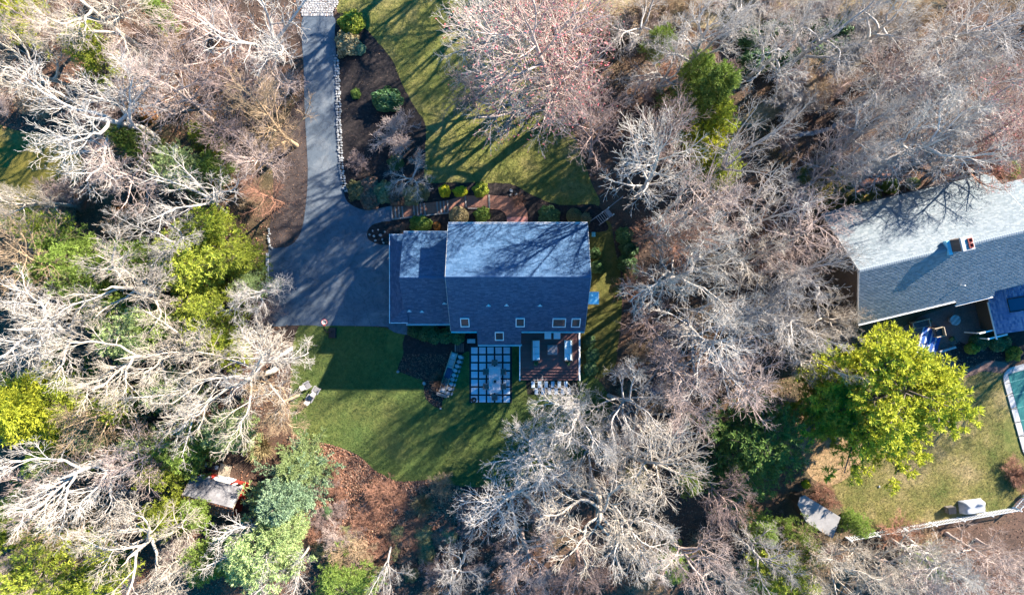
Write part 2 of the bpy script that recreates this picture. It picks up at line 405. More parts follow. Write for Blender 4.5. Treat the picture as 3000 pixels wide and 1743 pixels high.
front_lawn_p = [(992, -30), (1150, -60), (1420, -40), (1540, 90), (1600, 250), (1670, 370), (1705, 455), (1732, 535), (1756, 600), (1690, 618), (1610, 598), (1555, 575), (1500, 548), (1400, 542), (1290, 548), (1242, 530), (1243, 451), (1245, 369), (1212, 312), (1175, 246), (1146, 176), (1100, 119), (1060, 78), (1005, 60), (985, 20)]
bed_front_p = [(976, 52), (1010, 40), (1062, 78), (1102, 119), (1148, 176), (1177, 246), (1214, 312), (1247, 369), (1246, 451), (1246, 530), (1300, 535), (1420, 536), (1500, 540), (1560, 572), (1640, 600), (1745, 600), (1770, 640), (1760, 680), (1500, 690), (1180, 690), (1140, 726), (1110, 718), (1079, 702), (1073, 681), (1090, 660), (1142, 645), (1143, 607), (1078, 620), (1037, 608), (1010, 584), (996, 492), (990, 369), (986, 205), (980, 103)]
drive_p = [(889, 48), (975, 48), (981, 103), (987, 205), (991, 369), (997, 492), (1010, 575), (1035, 604), (1078, 616), (1143, 604), (1150, 606), (1152, 643), (1120, 650), (1090, 660), (1076, 681), (1081, 702), (1110, 716), (1145, 719), (1200, 735), (1230, 900), (1215, 974), (1165, 976), (1140, 964), (1115, 956), (885, 953), (790, 952), (786, 900), (785, 812), (787, 734), (795, 728), (844, 722), (873, 697), (889, 652), (899, 570), (902, 500), (900, 451), (893, 330), (890, 200)]
strip_p = [(893, 290), (900, 451), (902, 570), (889, 652), (873, 698), (844, 724), (792, 730), (786, 690), (800, 600), (800, 500), (805, 420), (850, 330)]
back_lawn_p = [(875, 957), (1000, 955), (1118, 959), (1145, 967), (1200, 980), (1260, 1000), (1420, 990), (1530, 1000), (1700, 1090), (1760, 1120), (1800, 1230), (1720, 1330), (1520, 1420), (1352, 1424), (1316, 1421), (1262, 1404), (1221, 1408), (1160, 1408), (1102, 1380), (1053, 1335), (996, 1310), (920, 1290), (858, 1272), (850, 1150)]
bed_back_p = [(1193, 975), (1180, 1040), (1166, 1085), (1213, 1106), (1238, 1115), (1244, 1160), (1262, 1182), (1291, 1197), (1300, 1168), (1326, 1110), (1352, 1040), (1398, 1018), (1400, 960), (1300, 940)]
side_p = [(1735, 660), (1785, 650), (1800, 720), (1818, 800), (1822, 900), (1812, 1000), (1795, 1085), (1720, 1115), (1700, 1040), (1715, 850), (1725, 740)]
nlawn_p = [(2400, 1180), (2600, 1120), (2780, 1090), (2850, 1085), (2960, 1080), (3150, 1050), (3150, 1470), (2985, 1455), (2962, 1488), (2830, 1510), (2700, 1532), (2600, 1546), (2510, 1552), (2475, 1500), (2440, 1440), (2375, 1385), (2345, 1280)]
field_p = [(1640, -60), (2800, -60), (2720, 50), (2520, 190), (2420, 270), (2300, 330), (2225, 372), (2165, 350), (2330, 230), (2270, 120), (2150, 95), (1990, 80), (1900, 110), (1720, 70)]
moss_p = [(-60, 380), (60, 385), (150, 400), (235, 455), (240, 520), (150, 600), (60, 650), (-60, 660)]
moss2_p = [(2390, 600), (2330, 520), (2400, 470), (2500, 520), (2560, 500), (2580, 590), (2480, 620)]
leafbed_p = [(858, 1270), (996, 1310), (1053, 1336), (1102, 1381), (1160, 1410), (1262, 1406), (1352, 1424), (1390, 1520), (1330, 1600), (1000, 1640), (870, 1560), (900, 1400), (820, 1330)]
dark_bed_p = [(850, 1275), (920, 1290), (996, 1311), (1053, 1336), (1102, 1381), (1160, 1408), (1221, 1408), (1262, 1404), (1316, 1421), (1352, 1424), (1400, 1440), (1390, 1490), (1340, 1490), (1310, 1450), (1250, 1440), (1160, 1440), (1080, 1400), (1040, 1355), (990, 1330), (915, 1308), (850, 1296)]

sheet('front_lawn', px_poly(catmull(front_lawn_p)), 0.012, LAWN)
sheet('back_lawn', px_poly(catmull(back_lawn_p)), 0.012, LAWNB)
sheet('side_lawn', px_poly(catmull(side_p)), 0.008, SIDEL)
sheet('neighbour_lawn', px_poly(catmull(nlawn_p)), 0.012, LAWNN)
sheet('bare_tan_ground', px_poly(catmull([(2330, 1180), (2420, 1140), (2520, 1150), (2540, 1260), (2520, 1360), (2440, 1420), (2370, 1390), (2340, 1290)])), 0.016, lawn_mat('bare_tan_soil', (0.26, 0.17, 0.10), (0.36, 0.25, 0.15), (0.42, 0.31, 0.19)))
sheet('straw_field', px_poly(catmull(field_p)), 0.008, STRAWF)
sheet('mossy_clearing', px_poly(catmull(moss_p)), 0.008, LAWNY)
sheet('mossy_patch', px_poly(catmull(moss2_p)), 0.008, LAWNY)
sheet('mulch_bed', jitter(px_poly(catmull(bed_front_p)), 0.05), 0.022, SOIL)
sheet('soil_strip', jitter(px_poly(catmull(strip_p)), 0.05), 0.012, BEDSOIL)
sheet('garden_bed', jitter(px_poly(catmull(bed_back_p)), 0.05), 0.022, SOIL)
sheet('lawn_edge_bed', jitter(px_poly(catmull(dark_bed_p)), 0.06), 0.02, SOIL)
sheet('driveway', px_poly(catmull(drive_p, 5)), 0.032, ASPHALT, 0.03)
SHEETS = [px_poly(p) for p in (front_lawn_p, bed_front_p, drive_p, back_lawn_p, bed_back_p, side_p, nlawn_p, field_p, moss_p, strip_p)]
HOUSES = [[(-12.2, -5.5), (7.6, -5.5), (7.6, 7), (-12.2, 7)], px_poly([(2380, 620), (3100, 430), (3100, 1000), (2560, 1000)]), px_poly([(2940, 1050), (3200, 1050), (3200, 1320), (2940, 1320)])]
NOTREE = [px_poly(p) for p in (drive_p, bed_back_p, bed_front_p)] + HOUSES + [px_poly([(1000, 60), (1245, 360), (1245, 530), (1760, 560), (1690, 400), (1500, 330), (1250, 300)]), px_poly([(880, 960), (1500, 960), (1700, 1100), (1450, 1380), (1050, 1330), (880, 1260)]), px_poly([(525, 1380), (735, 1400), (700, 1510), (520, 1460)])]
# ------------------------------------------------------------------ shingled roofs
def shingles(A, B, up, expo, tab, rng, lo=None, hi=None, lift=0.012):
    """courses of shingle tabs over the slope that starts at the eave A-B and rises by the vector up"""
    A, B, up = np.array(A, float), np.array(B, float), np.array(up, float)
    u = B - A; wid = np.linalg.norm(u); u /= wid; L = np.linalg.norm(up); v = up / L
    n = np.cross(u, v); n /= np.linalg.norm(n)
    if n[2] < 0: n = -n
    V = []; rows = int(math.ceil(L / expo))
    for j in range(rows):
        s0 = j * expo; s1 = min(L, s0 + expo * 1.03)
        a = lo(s0) if lo else 0.0; b = hi(s0) if hi else wid
        x = a - rng.uniform(0, tab)
        while x < b:
            wd = tab * rng.uniform(0.8, 1.2); x0, x1 = max(a, x), min(b, x + wd - 0.012); x += wd
            if x1 - x0 < 0.03: continue
            t = lift + rng.uniform(0.0, 0.012); o = rng.uniform(-0.008, 0.008)
            for (xx, ss, hh) in ((x0, s0 + o, t), (x1, s0 + o, t), (x1, s1, 0.004), (x0, s1, 0.004), (x0, s0 + o, 0.0), (x1, s0 + o, 0.0)):
                V.append(A + u * xx + v * ss + n * hh)
    V = np.array(V); k = len(V) // 6; b = np.arange(k)[:, None] * 6
    F = np.concatenate([b + np.array([[0, 1, 2, 3]]), b + np.array([[4, 5, 1, 0]])])
    return V, F

def join(parts):
    V, F, b = [], [], 0
    for v, f in parts: V.append(v); F.append(f + b); b += len(v)
    return np.concatenate(V), np.concatenate(F)

def stuff_part(name, vf, m, parent, world=False, smooth=False):
    o = link(name, np_mesh(name, vf[0], vf[1], m, smooth), parent, None, world)
    o['kind'] = 'stuff'; return o

def cap_mesh(name, slope1, slope2, wd=0.17, ln=0.23):
    a, b = math.cos(slope1) * wd, math.sin(slope1) * wd; c, d = math.cos(slope2) * wd, math.sin(slope2) * wd
    pts = []
    for x, h in ((0, 0.03), (ln, 0.012)):
        pts += [(x, a, -b + h), (x, 0, h), (x, -c, -d + h), (x, a, -b + h - 0.02), (x, -c, -d + h - 0.02)]
    fs = [(0, 1, 6, 5), (1, 2, 7, 6), (3, 0, 5, 8), (2, 4, 9, 7), (0, 3, 4, 2, 1)]
    mb = MB(); mb.add(pts, fs); return mb.mesh(name)

def frame(o, u, v):
    u = Vector(u).normalized(); v = Vector(v).normalized(); n = u.cross(v).normalized()
    if n.z < 0: n = -n
    M_ = Matrix((u, v, n)).transposed().to_4x4(); M_.translation = Vector(o); return M_

def skylight(house, c, u, v, sx, sy, fm, pm, name='skylight'):
    X = frame(c, u, v); f = MB(X); t = 0.075
    f.box((0, sy / 2 - t / 2, 0.06), (sx, t, 0.12)); f.box((0, -sy / 2 + t / 2, 0.06), (sx, t, 0.12))
    f.box((-sx / 2 + t / 2, 0, 0.0585), (t, sy - 2 * t, 0.117)); f.box((sx / 2 - t / 2, 0, 0.0585), (t, sy - 2 * t, 0.117))
    o = f.build(name, fm, house, True)
    p = MB(X); p.box((0, 0, 0.04), (sx - 2 * t, sy - 2 * t, 0.03)); p.build('pane', pm, o)
    return o

def vent(house, p, n_up=0.45, m=WHITE, r=0.055):
    mb = MB(); mb.lathe([(r * 2.2, -0.1), (r * 2.0, 0.03), (r, 0.06), (r, n_up), (r * 0.75, n_up), (r * 0.75, n_up - 0.2), (0.001, n_up - 0.2)], p, 10)
    mb.box((p[0], p[1] - r * 2.2, p[2] - 0.06), (r * 7, r * 1.2, 0.05))
    return mb.build('vent_pipe', m, house, True)

def gutter(house, x0, x1, y, z, side, m=WHITE, step=0.45):
    """open trough along x with hangers across it"""
    g = MB(); xm, ln = (x0 + x1) / 2, x1 - x0; d = 0.13 * side
    g.box((xm, y + d / 2, z - 0.06), (ln, 0.13, 0.02)); g.box((xm, y + d - 0.012 * side, z), (ln, 0.025, 0.12)); g.box((xm, y + 0.012 * side, z - 0.005), (ln, 0.02, 0.09))
    o = g.build('gutter', m, house, True)
    if step:
        h = MB(); h.box((0, 0, 0), (0.03, 0.1, 0.012)); me = h.mesh('hanger', BLACK)
        k = int(ln / step)
        for i in range(k): link('hanger', me, o, loc=(x0 + (i + 0.5) * ln / k, y + d / 2, z + 0.045))
    return o

rng = random.Random(5)
# ---- the main house
HOUSE = thing('house', 'large house with slate blue shingle roof, skylights and attached lower garage beside the asphalt driveway', 'house', (0.5, 1.7, 0))
X0, X1 = -5.6, 6.64
FE, RG, BE, BB = (6.44, 6.6), (1.74, 9.2), (-3.08, 4.0), (-4.40, 2.58)   # front eave, ridge, back eave, bump-out eave (y, z)
wl = MB(); wl.extrude([(6.12, 0), (6.12, 6.5), (1.74, 8.92), (-2.78, 4.1), (-2.78, 0)], (X0 + 0.3, X1 - 0.3)); wl.build('wall', SIDING, HOUSE, True)
wl = MB(); wl.extrude([(-2.775, 0), (-2.775, 4.0), (-4.15, 2.55), (-4.15, 0)], (-3.0, 0.65)); wl.build('wall', SIDING, HOUSE, True)
th = 0.2
rf = MB(); rf.extrude([FE, RG, BE, (BE[0], BE[1] - th), (RG[0], RG[1] - th), (FE[0], FE[1] - th)], (X0, X1))
rf.extrude([(BE[0] - 0.004, BE[1] - 0.004), BB, (BB[0], BB[1] - th), (BE[0] - 0.004, BE[1] - th)], (-3.2, 0.83))
ROOF = rf.build('roof', DECKING_UNDER, HOUSE, True)
sb = (9.2 - 4.0) / (1.74 + 3.08)
parts = [shingles((X0 - 0.02, FE[0] + 0.03, FE[1] + 0.0), (X1 + 0.02, FE[0] + 0.03, FE[1]), (0, RG[0] - FE[0] - 0.03, RG[1] - FE[1] + 0.02), 0.145, 0.32, rng),
         shingles((X0 - 0.02, BE[0] - 0.03, BE[1] - 0.02), (X1 + 0.02, BE[0] - 0.03, BE[1] - 0.02), (0, RG[0] - BE[0] + 0.03, RG[1] - BE[1] + 0.04), 0.145, 0.32, rng),
         shingles((-3.22, BB[0] - 0.03, BB[1] - 0.02), (0.85, BB[0] - 0.03, BB[1] - 0.02), (0, BE[0] - BB[0] + 0.0, BE[1] - BB[1]), 0.145, 0.32, rng)]
stuff_part('shingles', join(parts), SHINGLE, ROOF)
cm = cap_mesh('ridge_cap', math.atan2(2.6, 4.7), math.atan2(5.2, 4.82)); cm.materials.append(SHINGLE)
k = int((X1 - X0) / 0.2)
for i in range(k): link('ridge_cap', cm, ROOF, loc=(X0 + i * (X1 - X0 - 0.03) / k, RG[0], RG[1] + 0.02))
for x in (X0 - 0.035, X1 + 0.035):     # rake boards
    mb = MB(); mb.extrude([(FE[0] + 0.02, FE[1] - 0.24), (FE[0] + 0.02, FE[1] + 0.02), (RG[0], RG[1] + 0.02), (BE[0], BE[1] + 0.02), (BE[0], BE[1] - 0.24), (RG[0], RG[1] - 0.26)], (x - 0.012, x + 0.012)); mb.build('rake_board', SIDING, HOUSE, True)
gutter(HOUSE, X0, X1, FE[0] + 0.05, FE[1] - 0.02, 1)
gutter(HOUSE, X0, -3.22, BE[0] - 0.04, BE[1] - 0.06, -1, step=0)
gutter(HOUSE, 0.87, X1, BE[0] - 0.04, BE[1] - 0.06, -1, step=0)
gutter(HOUSE, -3.2, 0.83, BB[0] - 0.04, BB[1] - 0.06, -1, step=0)
mb = MB(); mb.box((0.9, -4.5, 1.25), (0.09, 0.09, 2.5)); mb.build('downspout', WHITE, HOUSE, True)
UP = Vector((0, RG[0] - BE[0], RG[1] - BE[1])).normalized()
def on_back(px, py):
    """the point of the back slope seen at a pixel"""
    z = 5.0
    for _ in range(30):
        x, y, _z = W(px, py, z); z = BE[1] + (y - BE[0]) * sb
    return (x, y, z)
for (a, b, sx, sy) in ((1362, 943, 0.82, 1.18), (1524, 943, 0.82, 1.18), (1638, 944, 1.22, 1.18), (1687, 944, 0.82, 1.18), (1463, 983, 0.82, 1.18)):
    skylight(HOUSE, on_back(a, b), (1, 0, 0), UP, sx, sy, WHITE, GLASS)
for (a, b) in ((1431, 893), (1484, 892), (1582, 893)): vent(HOUSE, on_back(a, b))
# ---- garage wing
GX0, GX1 = -9.98, -5.62
GF, GR, GB = (5.92, 3.9), (1.77, 6.2), (-2.46, 2.3)
wl = MB(); wl.extrude([(5.62, 0), (5.62, 3.85), (1.77, 5.98), (-2.2, 2.34), (-2.2, 0)], (GX0 + 0.25, X0 + 0.298)); wl.build('wall', SIDING, HOUSE, True)
rf = MB(); rf.extrude([GF, GR, GB, (GB[0], GB[1] - th), (GR[0], GR[1] - th), (GF[0], GF[1] - th)], (GX0, X0 + 0.29)); GROOF = rf.build('roof', DECKING_UNDER, HOUSE, True)
parts = [shingles((GX0 - 0.02, GF[0] + 0.03, GF[1]), (X0 + 0.29, GF[0] + 0.03, GF[1]), (0, GR[0] - GF[0] - 0.03, GR[1] - GF[1] + 0.02), 0.145, 0.32, rng),
         shingles((GX0 - 0.02, GB[0] - 0.03, GB[1] - 0.02), (X0 + 0.29, GB[0] - 0.03, GB[1] - 0.02), (0, GR[0] - GB[0] + 0.03, GR[1] - GB[1] + 0.04), 0.145, 0.32, rng)]
stuff_part('shingles', join(parts), SHINGLE, GROOF)
cm = cap_mesh('ridge_cap', math.atan2(2.3, 4.15), math.atan2(3.9, 4.23)); cm.materials.append(SHINGLE)
for i in range(21): link('ridge_cap', cm, GROOF, loc=(GX0 + i * 0.208, GR[0], GR[1] + 0.02))
gutter(HOUSE, GX0, X0 - 0.1, GF[0] + 0.05, GF[1] - 0.02, 1)
gutter(HOUSE, GX0, X0 - 0.1, GB[0] - 0.04, GB[1] - 0.06, -1, step=0)
gs = (6.2 - 2.3) / (1.77 + 2.46)
def on_gback(px, py):
    z = 4.0
    for _ in range(30):
        x, y, _z = W(px, py, z); z = GB[1] + (y - GB[0]) * gs
    return (x, y, z)
for (a, b) in ((1199, 909), (1236, 911), (1302, 887)): vent(HOUSE, on_gback(a, b), 0.4)
# pent roof over the garage doors, hipped at both ends
PX0, PY0, PY1, PZ0, PZ1 = -11.42, -2.32, 5.84, 2.7, 3.6
PXI = GX0 + 0.25; run = PXI - PX0
pr = MB(); pts = [(PX0, PY0, PZ0), (PX0, PY1, PZ0), (PXI, PY1, PZ0), (PXI, PY0, PZ0), (PXI, PY1 - run * 0.85, PZ1), (PXI, PY0 + run * 0.85, PZ1)]
low = [(p[0], p[1], p[2] - 0.18) for p in pts[:4]]
pr.add(pts + low, [(0, 5, 4, 1), (1, 4, 2), (0, 3, 5), (0, 1, 7, 6), (1, 2, 8, 7), (3, 0, 6, 9), (9, 6, 7, 8)])
PROOF = pr.build('pent_roof', DECKING_UNDER, HOUSE, True)
hyp = math.hypot(run, PZ1 - PZ0)
parts = [shingles((PX0 - 0.02, PY0, PZ0), (PX0 - 0.02, PY1, PZ0), (run, 0, PZ1 - PZ0), 0.145, 0.32, rng, lambda s: s / hyp * run * 0.85, lambda s: (PY1 - PY0) - s / hyp * run * 0.85),
         shingles((PX0, PY1 + 0.02, PZ0), (PXI, PY1 + 0.02, PZ0), (0, -run * 0.85, PZ1 - PZ0), 0.145, 0.32, rng, lambda s: s / math.hypot(run * 0.85, 0.9) * run, None),
         shingles((PX0, PY0 - 0.02, PZ0), (PXI, PY0 - 0.02, PZ0), (0, run * 0.85, PZ1 - PZ0), 0.145, 0.32, rng, lambda s: s / math.hypot(run * 0.85, 0.9) * run, None)]
stuff_part('shingles', join(parts), SHINGLE, PROOF)
mb = MB(); mb.box((PX0 - 0.05, (PY0 + PY1) / 2, PZ0 - 0.06), (0.07, PY1 - PY0 + 0.2, 0.14)); mb.box(((PX0 + PXI) / 2, PY1 + 0.06, PZ0 - 0.063), (run - 0.1, 0.07, 0.13)); mb.box(((PX0 + PXI) / 2, PY0 - 0.06, PZ0 - 0.063), (run - 0.1, 0.07, 0.13))
mb.build('fascia', WHITE, HOUSE, True)
for y in (PY0 + 0.2, 1.76, PY1 - 0.2):
    mb = MB(); mb.box((PX0 + 0.15, y, 1.26), (0.16, 0.16, 2.5)); mb.build('post', WHITE, HOUSE, True)
for y in (-0.1, 3.6):
    mb = MB()
    for k in range(4): mb.box((GX0 + 0.22, y, 0.3 + k * 0.53), (0.05, 2.7, 0.5), 0, 0.01)
    gd = mb.build('garage_door', WHITE, HOUSE, True)
    mb = MB(); mb.box((GX0 + 0.19, y, 0.9), (0.03, 0.3, 0.05)); mb.build('handle', BLACK, gd)
# front windows and door
for x in (-4.3, -1.6, 3.3, 5.2):
    for z in (1.7, 4.6):
        mb = MB(); mb.box((x, 6.14, z), (1.1, 0.06, 1.5)); wn = mb.build('window', WHITE, HOUSE, True)
        mb = MB(); mb.box((x, 6.165, z), (0.94, 0.04, 1.34)); mb.build('pane', GLASS, wn)
mb = MB(); mb.box((0.5, 6.14, 1.3), (1.0, 0.07, 2.1), 0, 0.01); fd = mb.build('door', RED, HOUSE, True)
mb = MB(); mb.box((0.85, 6.2, 1.25), (0.05, 0.06, 0.14)); mb.build('handle', BLACK, fd)
# chimney chase on the end wall
cx, cy, _ = W(1740, 873, 6.6)
mb = MB(); mb.box((cx - 0.05, cy, 3.25), (0.84, 0.96, 6.5)); CH = mb.build('chimney_chase', SIDING, HOUSE, True)
mb = MB(); c = (cx - 0.05, cy); mb.box((c[0], c[1], 6.55), (1.0, 1.12, 0.1), 0, 0.02); mb.build('cap_rim', WHITE, CH)
mb = MB(); z0, z1 = 6.61, 6.72
mb.add([(c[0] - 0.44, c[1] - 0.5, z0), (c[0] + 0.44, c[1] - 0.5, z1 - 0.03), (c[0] + 0.44, c[1] + 0.5, z0), (c[0] - 0.44, c[1] + 0.5, z1 + 0.04)], [(1, 2, 3), (0, 1, 3)]); mb.build('cap', METALCAP, CH)
mb = MB(); mb.box((6.42, -0.25, 1.0), (0.35, 0.5, 0.9), 0, 0.03); mb.box((6.42, -0.75, 0.75), (0.3, 0.35, 1.1), 0, 0.03); mb.build('meter_box', GREYWOOD, HOUSE, True)

# ---- neighbour's house (turned about 13.5 degrees)
NA = math.atan2(3.74, 15.56)
NO = W(2410, 627, 3.4)
NH = thing('neighbour_house', 'long pale grey shingled house with brick chimney beside the swimming pool', 'house', (NO[0], NO[1], 0), NA)
# local frame: x along the eaves, y towards the front; front eave y=0, ridge y=-5.53, back eave y=-10.6
NL = 16.0
F_, R_, B_ = (0.0, 3.4), (-5.53, 7.6), (-10.38, 5.17)
wl = MB(); wl.extrude([(-0.3, 0), (-0.3, 3.3), (-5.53, 7.3), (-10.1, 5.05), (-10.1, 0)], (0.3, NL - 0.3)); wl.build('wall', BEIGE, NH)
rf = MB(); rf.extrude([F_, R_, B_, (B_[0], B_[1] - th), (R_[0], R_[1] - th), (F_[0], F_[1] - th)], (0, NL))
es = (7.6 - 5.17) / (10.38 - 5.53)
rf.extrude([(B_[0] - 0.003, B_[1] - 0.003), (B_[0] - 0.42, B_[1] - 0.42 * es), (B_[0] - 0.42, B_[1] - 0.5 * es), (B_[0] - 0.003, B_[1] - th)], (9.1, 12.6))
NROOF = rf.build('roof', UNDER2, NH)
parts = [shingles((-0.03, F_[0] + 0.04, F_[1] - 0.02), (NL + 0.03, F_[0] + 0.04, F_[1] - 0.02), (0, R_[0] - F_[0] - 0.04, R_[1] - F_[1] + 0.04), 0.15, 0.31, rng),
         shingles((-0.03, B_[0] - 0.04, B_[1] - 0.02), (NL + 0.03, B_[0] - 0.04, B_[1] - 0.02), (0, R_[0] - B_[0] + 0.04, R_[1] - B_[1] + 0.04), 0.15, 0.31, rng),
         shingles((9.08, B_[0] - 0.45, B_[1] - 0.45 * es), (12.62, B_[0] - 0.45, B_[1] - 0.45 * es), (0, 0.42, 0.42 * es), 0.15, 0.31, rng)]
stuff_part('shingles', join(parts), SHINGLE2, NROOF)
cm = cap_mesh('ridge_cap', math.atan2(4.2, 5.53), math.atan2(2.43, 4.85), 0.2, 0.24); cm.materials.append(SHINGLE2)
for i in range(78): link('ridge_cap', cm, NROOF, loc=(i * 0.205, R_[0], R_[1] + 0.03))
gutter(NH, 0, NL, F_[0] + 0.05, F_[1] - 0.03, 1, BEIGE, 0.9).matrix_parent_inverse = Matrix()
gutter(NH, 0, 9.0, B_[0] - 0.05, B_[1] - 0.05, -1, WHITE, 0).matrix_parent_inverse = Matrix()
gutter(NH, 9.1, 12.6, B_[0] - 0.47, B_[1] - 0.4, -1, WHITE, 0).matrix_parent_inverse = Matrix()
for x in (-0.05, NL + 0.05):
    mb = MB(); mb.extrude([(F_[0], F_[1] - 0.24), (F_[0] + 0.02, F_[1] + 0.03), (R_[0], R_[1] + 0.03), (B_[0], B_[1] + 0.03), (B_[0], B_[1] - 0.24), (R_[0], R_[1] - 0.26)], (x - 0.012, x + 0.012)); mb.build('rake_board', SIDING, NH)
# right-hand lower wing
rf = MB(); rf.extrude([(-1.2, 2.9), (-5.6, 5.9), (-9.6, 3.1), (-9.6, 2.9), (-5.6, 5.7), (-1.2, 2.7)], (NL + 0.07, NL + 9)); NR2 = rf.build('roof', UNDER2, NH)
parts = [shingles((NL + 0.07, -1.17, 2.88), (NL + 9, -1.17, 2.88), (0, -4.43, 3.03), 0.15, 0.31, rng), shingles((NL + 0.07, -9.63, 3.08), (NL + 9, -9.63, 3.08), (0, 4.03, 2.83), 0.15, 0.31, rng)]
stuff_part('shingles', join(parts), SHINGLE2, NR2)
wl = MB(); wl.extrude([(-1.5, 0), (-1.5, 2.8), (-5.6, 5.6), (-9.3, 3.0), (-9.3, 0)], (NL - 0.29, NL + 8.7)); wl.build('wall', BEIGE, NH)
mb = MB(); mb.box((NL + 0.85, -0.95, 3.05), (1.6, 0.3, 0.12)); mb.build('trim_board', BEIGE, NH)
# rear wing: ridge runs away from the main ridge, west slope in view
X_e, X_r = 13.7, 18.2
ze, zr = 2.5, 2.5 + 4.5 * math.tan(rad(31.5))
wl = MB(); mbv = [(X_e + 0.3, -10.3, 0), (X_e + 0.3, -14.5, 0), (22.4, -14.5, 0), (22.4, -10.3, 0)]
wl.prism([(p[0], p[1]) for p in reversed(mbv)], 0, 2.5); wl.build('wall', BEIGE, NH)
rf = MB(); y0, y1 = -9.2, -14.8
rf.add([(X_e, y0, ze), (X_r, y0, zr), (22.7, y0, ze), (X_e, y1, ze), (X_r, y1, zr), (22.7, y1, ze), (X_e, y0, ze - .2), (X_e, y1, ze - .2), (22.7, y0, ze - .2), (22.7, y1, ze - .2)],
       [(0, 3, 4, 1), (1, 4, 5, 2), (0, 6, 7, 3), (3, 7, 9, 5, 4), (2, 5, 9, 8), (6, 8, 9, 7), (0, 1, 2, 8, 6)])
NR3 = rf.build('roof', UNDER2, NH)
parts = [shingles((X_e - 0.03, y1 - 0.02, ze - 0.01), (X_e - 0.03, y0, ze - 0.01), (X_r - X_e + 0.03, 0, zr - ze + 0.03), 0.15, 0.31, rng), shingles((22.73, y1, ze), (22.73, y0, ze), (X_r - 22.73, 0, zr - ze), 0.15, 0.31, rng)]
stuff_part('shingles', join(parts), SHINGLE3, NR3)
skylight(NH, (15.7, -12.3, ze + 2.0 * math.tan(rad(31.5)) + 0.02), (0, -1, 0), Vector((4.5, 0, zr - ze)), 1.3, 2.0, BLACK, BLUEGLASS).matrix_parent_inverse = Matrix()
mb = MB(); mb.box((X_e - 0.05, (y0 + y1) / 2 - 1.5, ze - 0.1), (0.08, 3.6, 0.16)); mb.build('fascia', WHITE, NH)
mb = MB(); mb.box((13.1, -14.4, 2.2), (1.6, 0.12, 0.12)); mb.box((13.9, -15.1, 2.2), (1.9, 0.14, 0.14)); mb.box((12.35, -14.4, 1.1), (0.1, 0.1, 2.1)); mb.box((13.0, -15.1, 1.1), (0.1, 0.1, 2.1)); mb.build('pergola_beam', WHITE, NH)
# chimney
CHX, CHY = 8.55, -5.35
mb = MB(); mb.box((CHX, CHY, 7.6), (0.95, 1.05, 3.0)); NC = mb.build('chimney', DARKBRICK, NH)
mb = MB(); mb.box((CHX, CHY, 9.16), (1.12, 1.22, 0.14), 0, 0.05); mb.build('chimney_cap', CONCRETE, NC)
for dy in (-0.22, 0.22):
    mb = MB(); s = 0.17
    for (ax, ay, dx_, dy_) in ((-s, 0, 0.05, 2 * s + .05), (s, 0, 0.05, 2 * s + .05), (0, -s, 2 * s - .05, 0.05), (0, s, 2 * s - .05, 0.05)): mb.box((CHX + 0.2 + ax, CHY + dy + ay, 9.29), (dx_, dy_, 0.14))
    mb.box((CHX + 0.2, CHY + dy, 9.235), (0.28, 0.28, 0.02)); mb.build('flue', CLAY, NC)
mb = MB(); mb.box((CHX - 0.62, CHY - 0.1, 7.5), (0.3, 1.25, 0.5)); mb.build('flashing', METALCAP, NC)
vp = MB(); vp.lathe([(0.1, -0.1), (0.06, 0.05), (0.055, 0.7), (0.001, 0.7)], (9.3, -9.1, 5.8), 10); vp.build('vent_pipe', WHITE, NH)
# ------------------------------------------------------------------ decks, patios, walks
def local(px, py, z=0.0): return W(px, py, z)
# paver patio
x0, y0, _ = W(1380.5, 1017); pit = 23.65 / PX; ps = 18.9 / PX
PATIO = sheet('paver_patio', px_poly([(1375, 1011), (1500, 1011), (1500, 1180), (1375, 1180)]), 0.026, GRIT)
mb = MB(); mb.box((0, 0, 0), (ps, ps, 0.06), 0, 0.008); pm = mb.mesh('paver', PAVER)
for i in range(5):
    for j in range(7):
        link('paver', pm, PATIO, loc=(x0 + i * pit + ps / 2 + random.uniform(-.01, .01), y0 - j * pit - ps / 2 + random.uniform(-.01, .01), 0.045 + random.uniform(-.006, .006)), rz=random.uniform(-.015, .015))
STEPS = sheet('stepping_stone_path', px_poly([(1540, 1114), (1690, 1114), (1700, 1156), (1545, 1156)]), 0.024, SOIL)
mb = MB(); mb.box((0, 0, 0), (0.33, 0.62, 0.06), 0, 0.008); pm2 = mb.mesh('stepping_stone', PAVER)
for i in range(6):
    for j in range(2):
        xx, yy, _ = W(1561.5 + i * 19.2 + j * 10, 1126 + j * 19.5)
        link('stepping_stone', pm2, STEPS, loc=(xx, yy, 0.05), rz=random.uniform(-.03, .03))
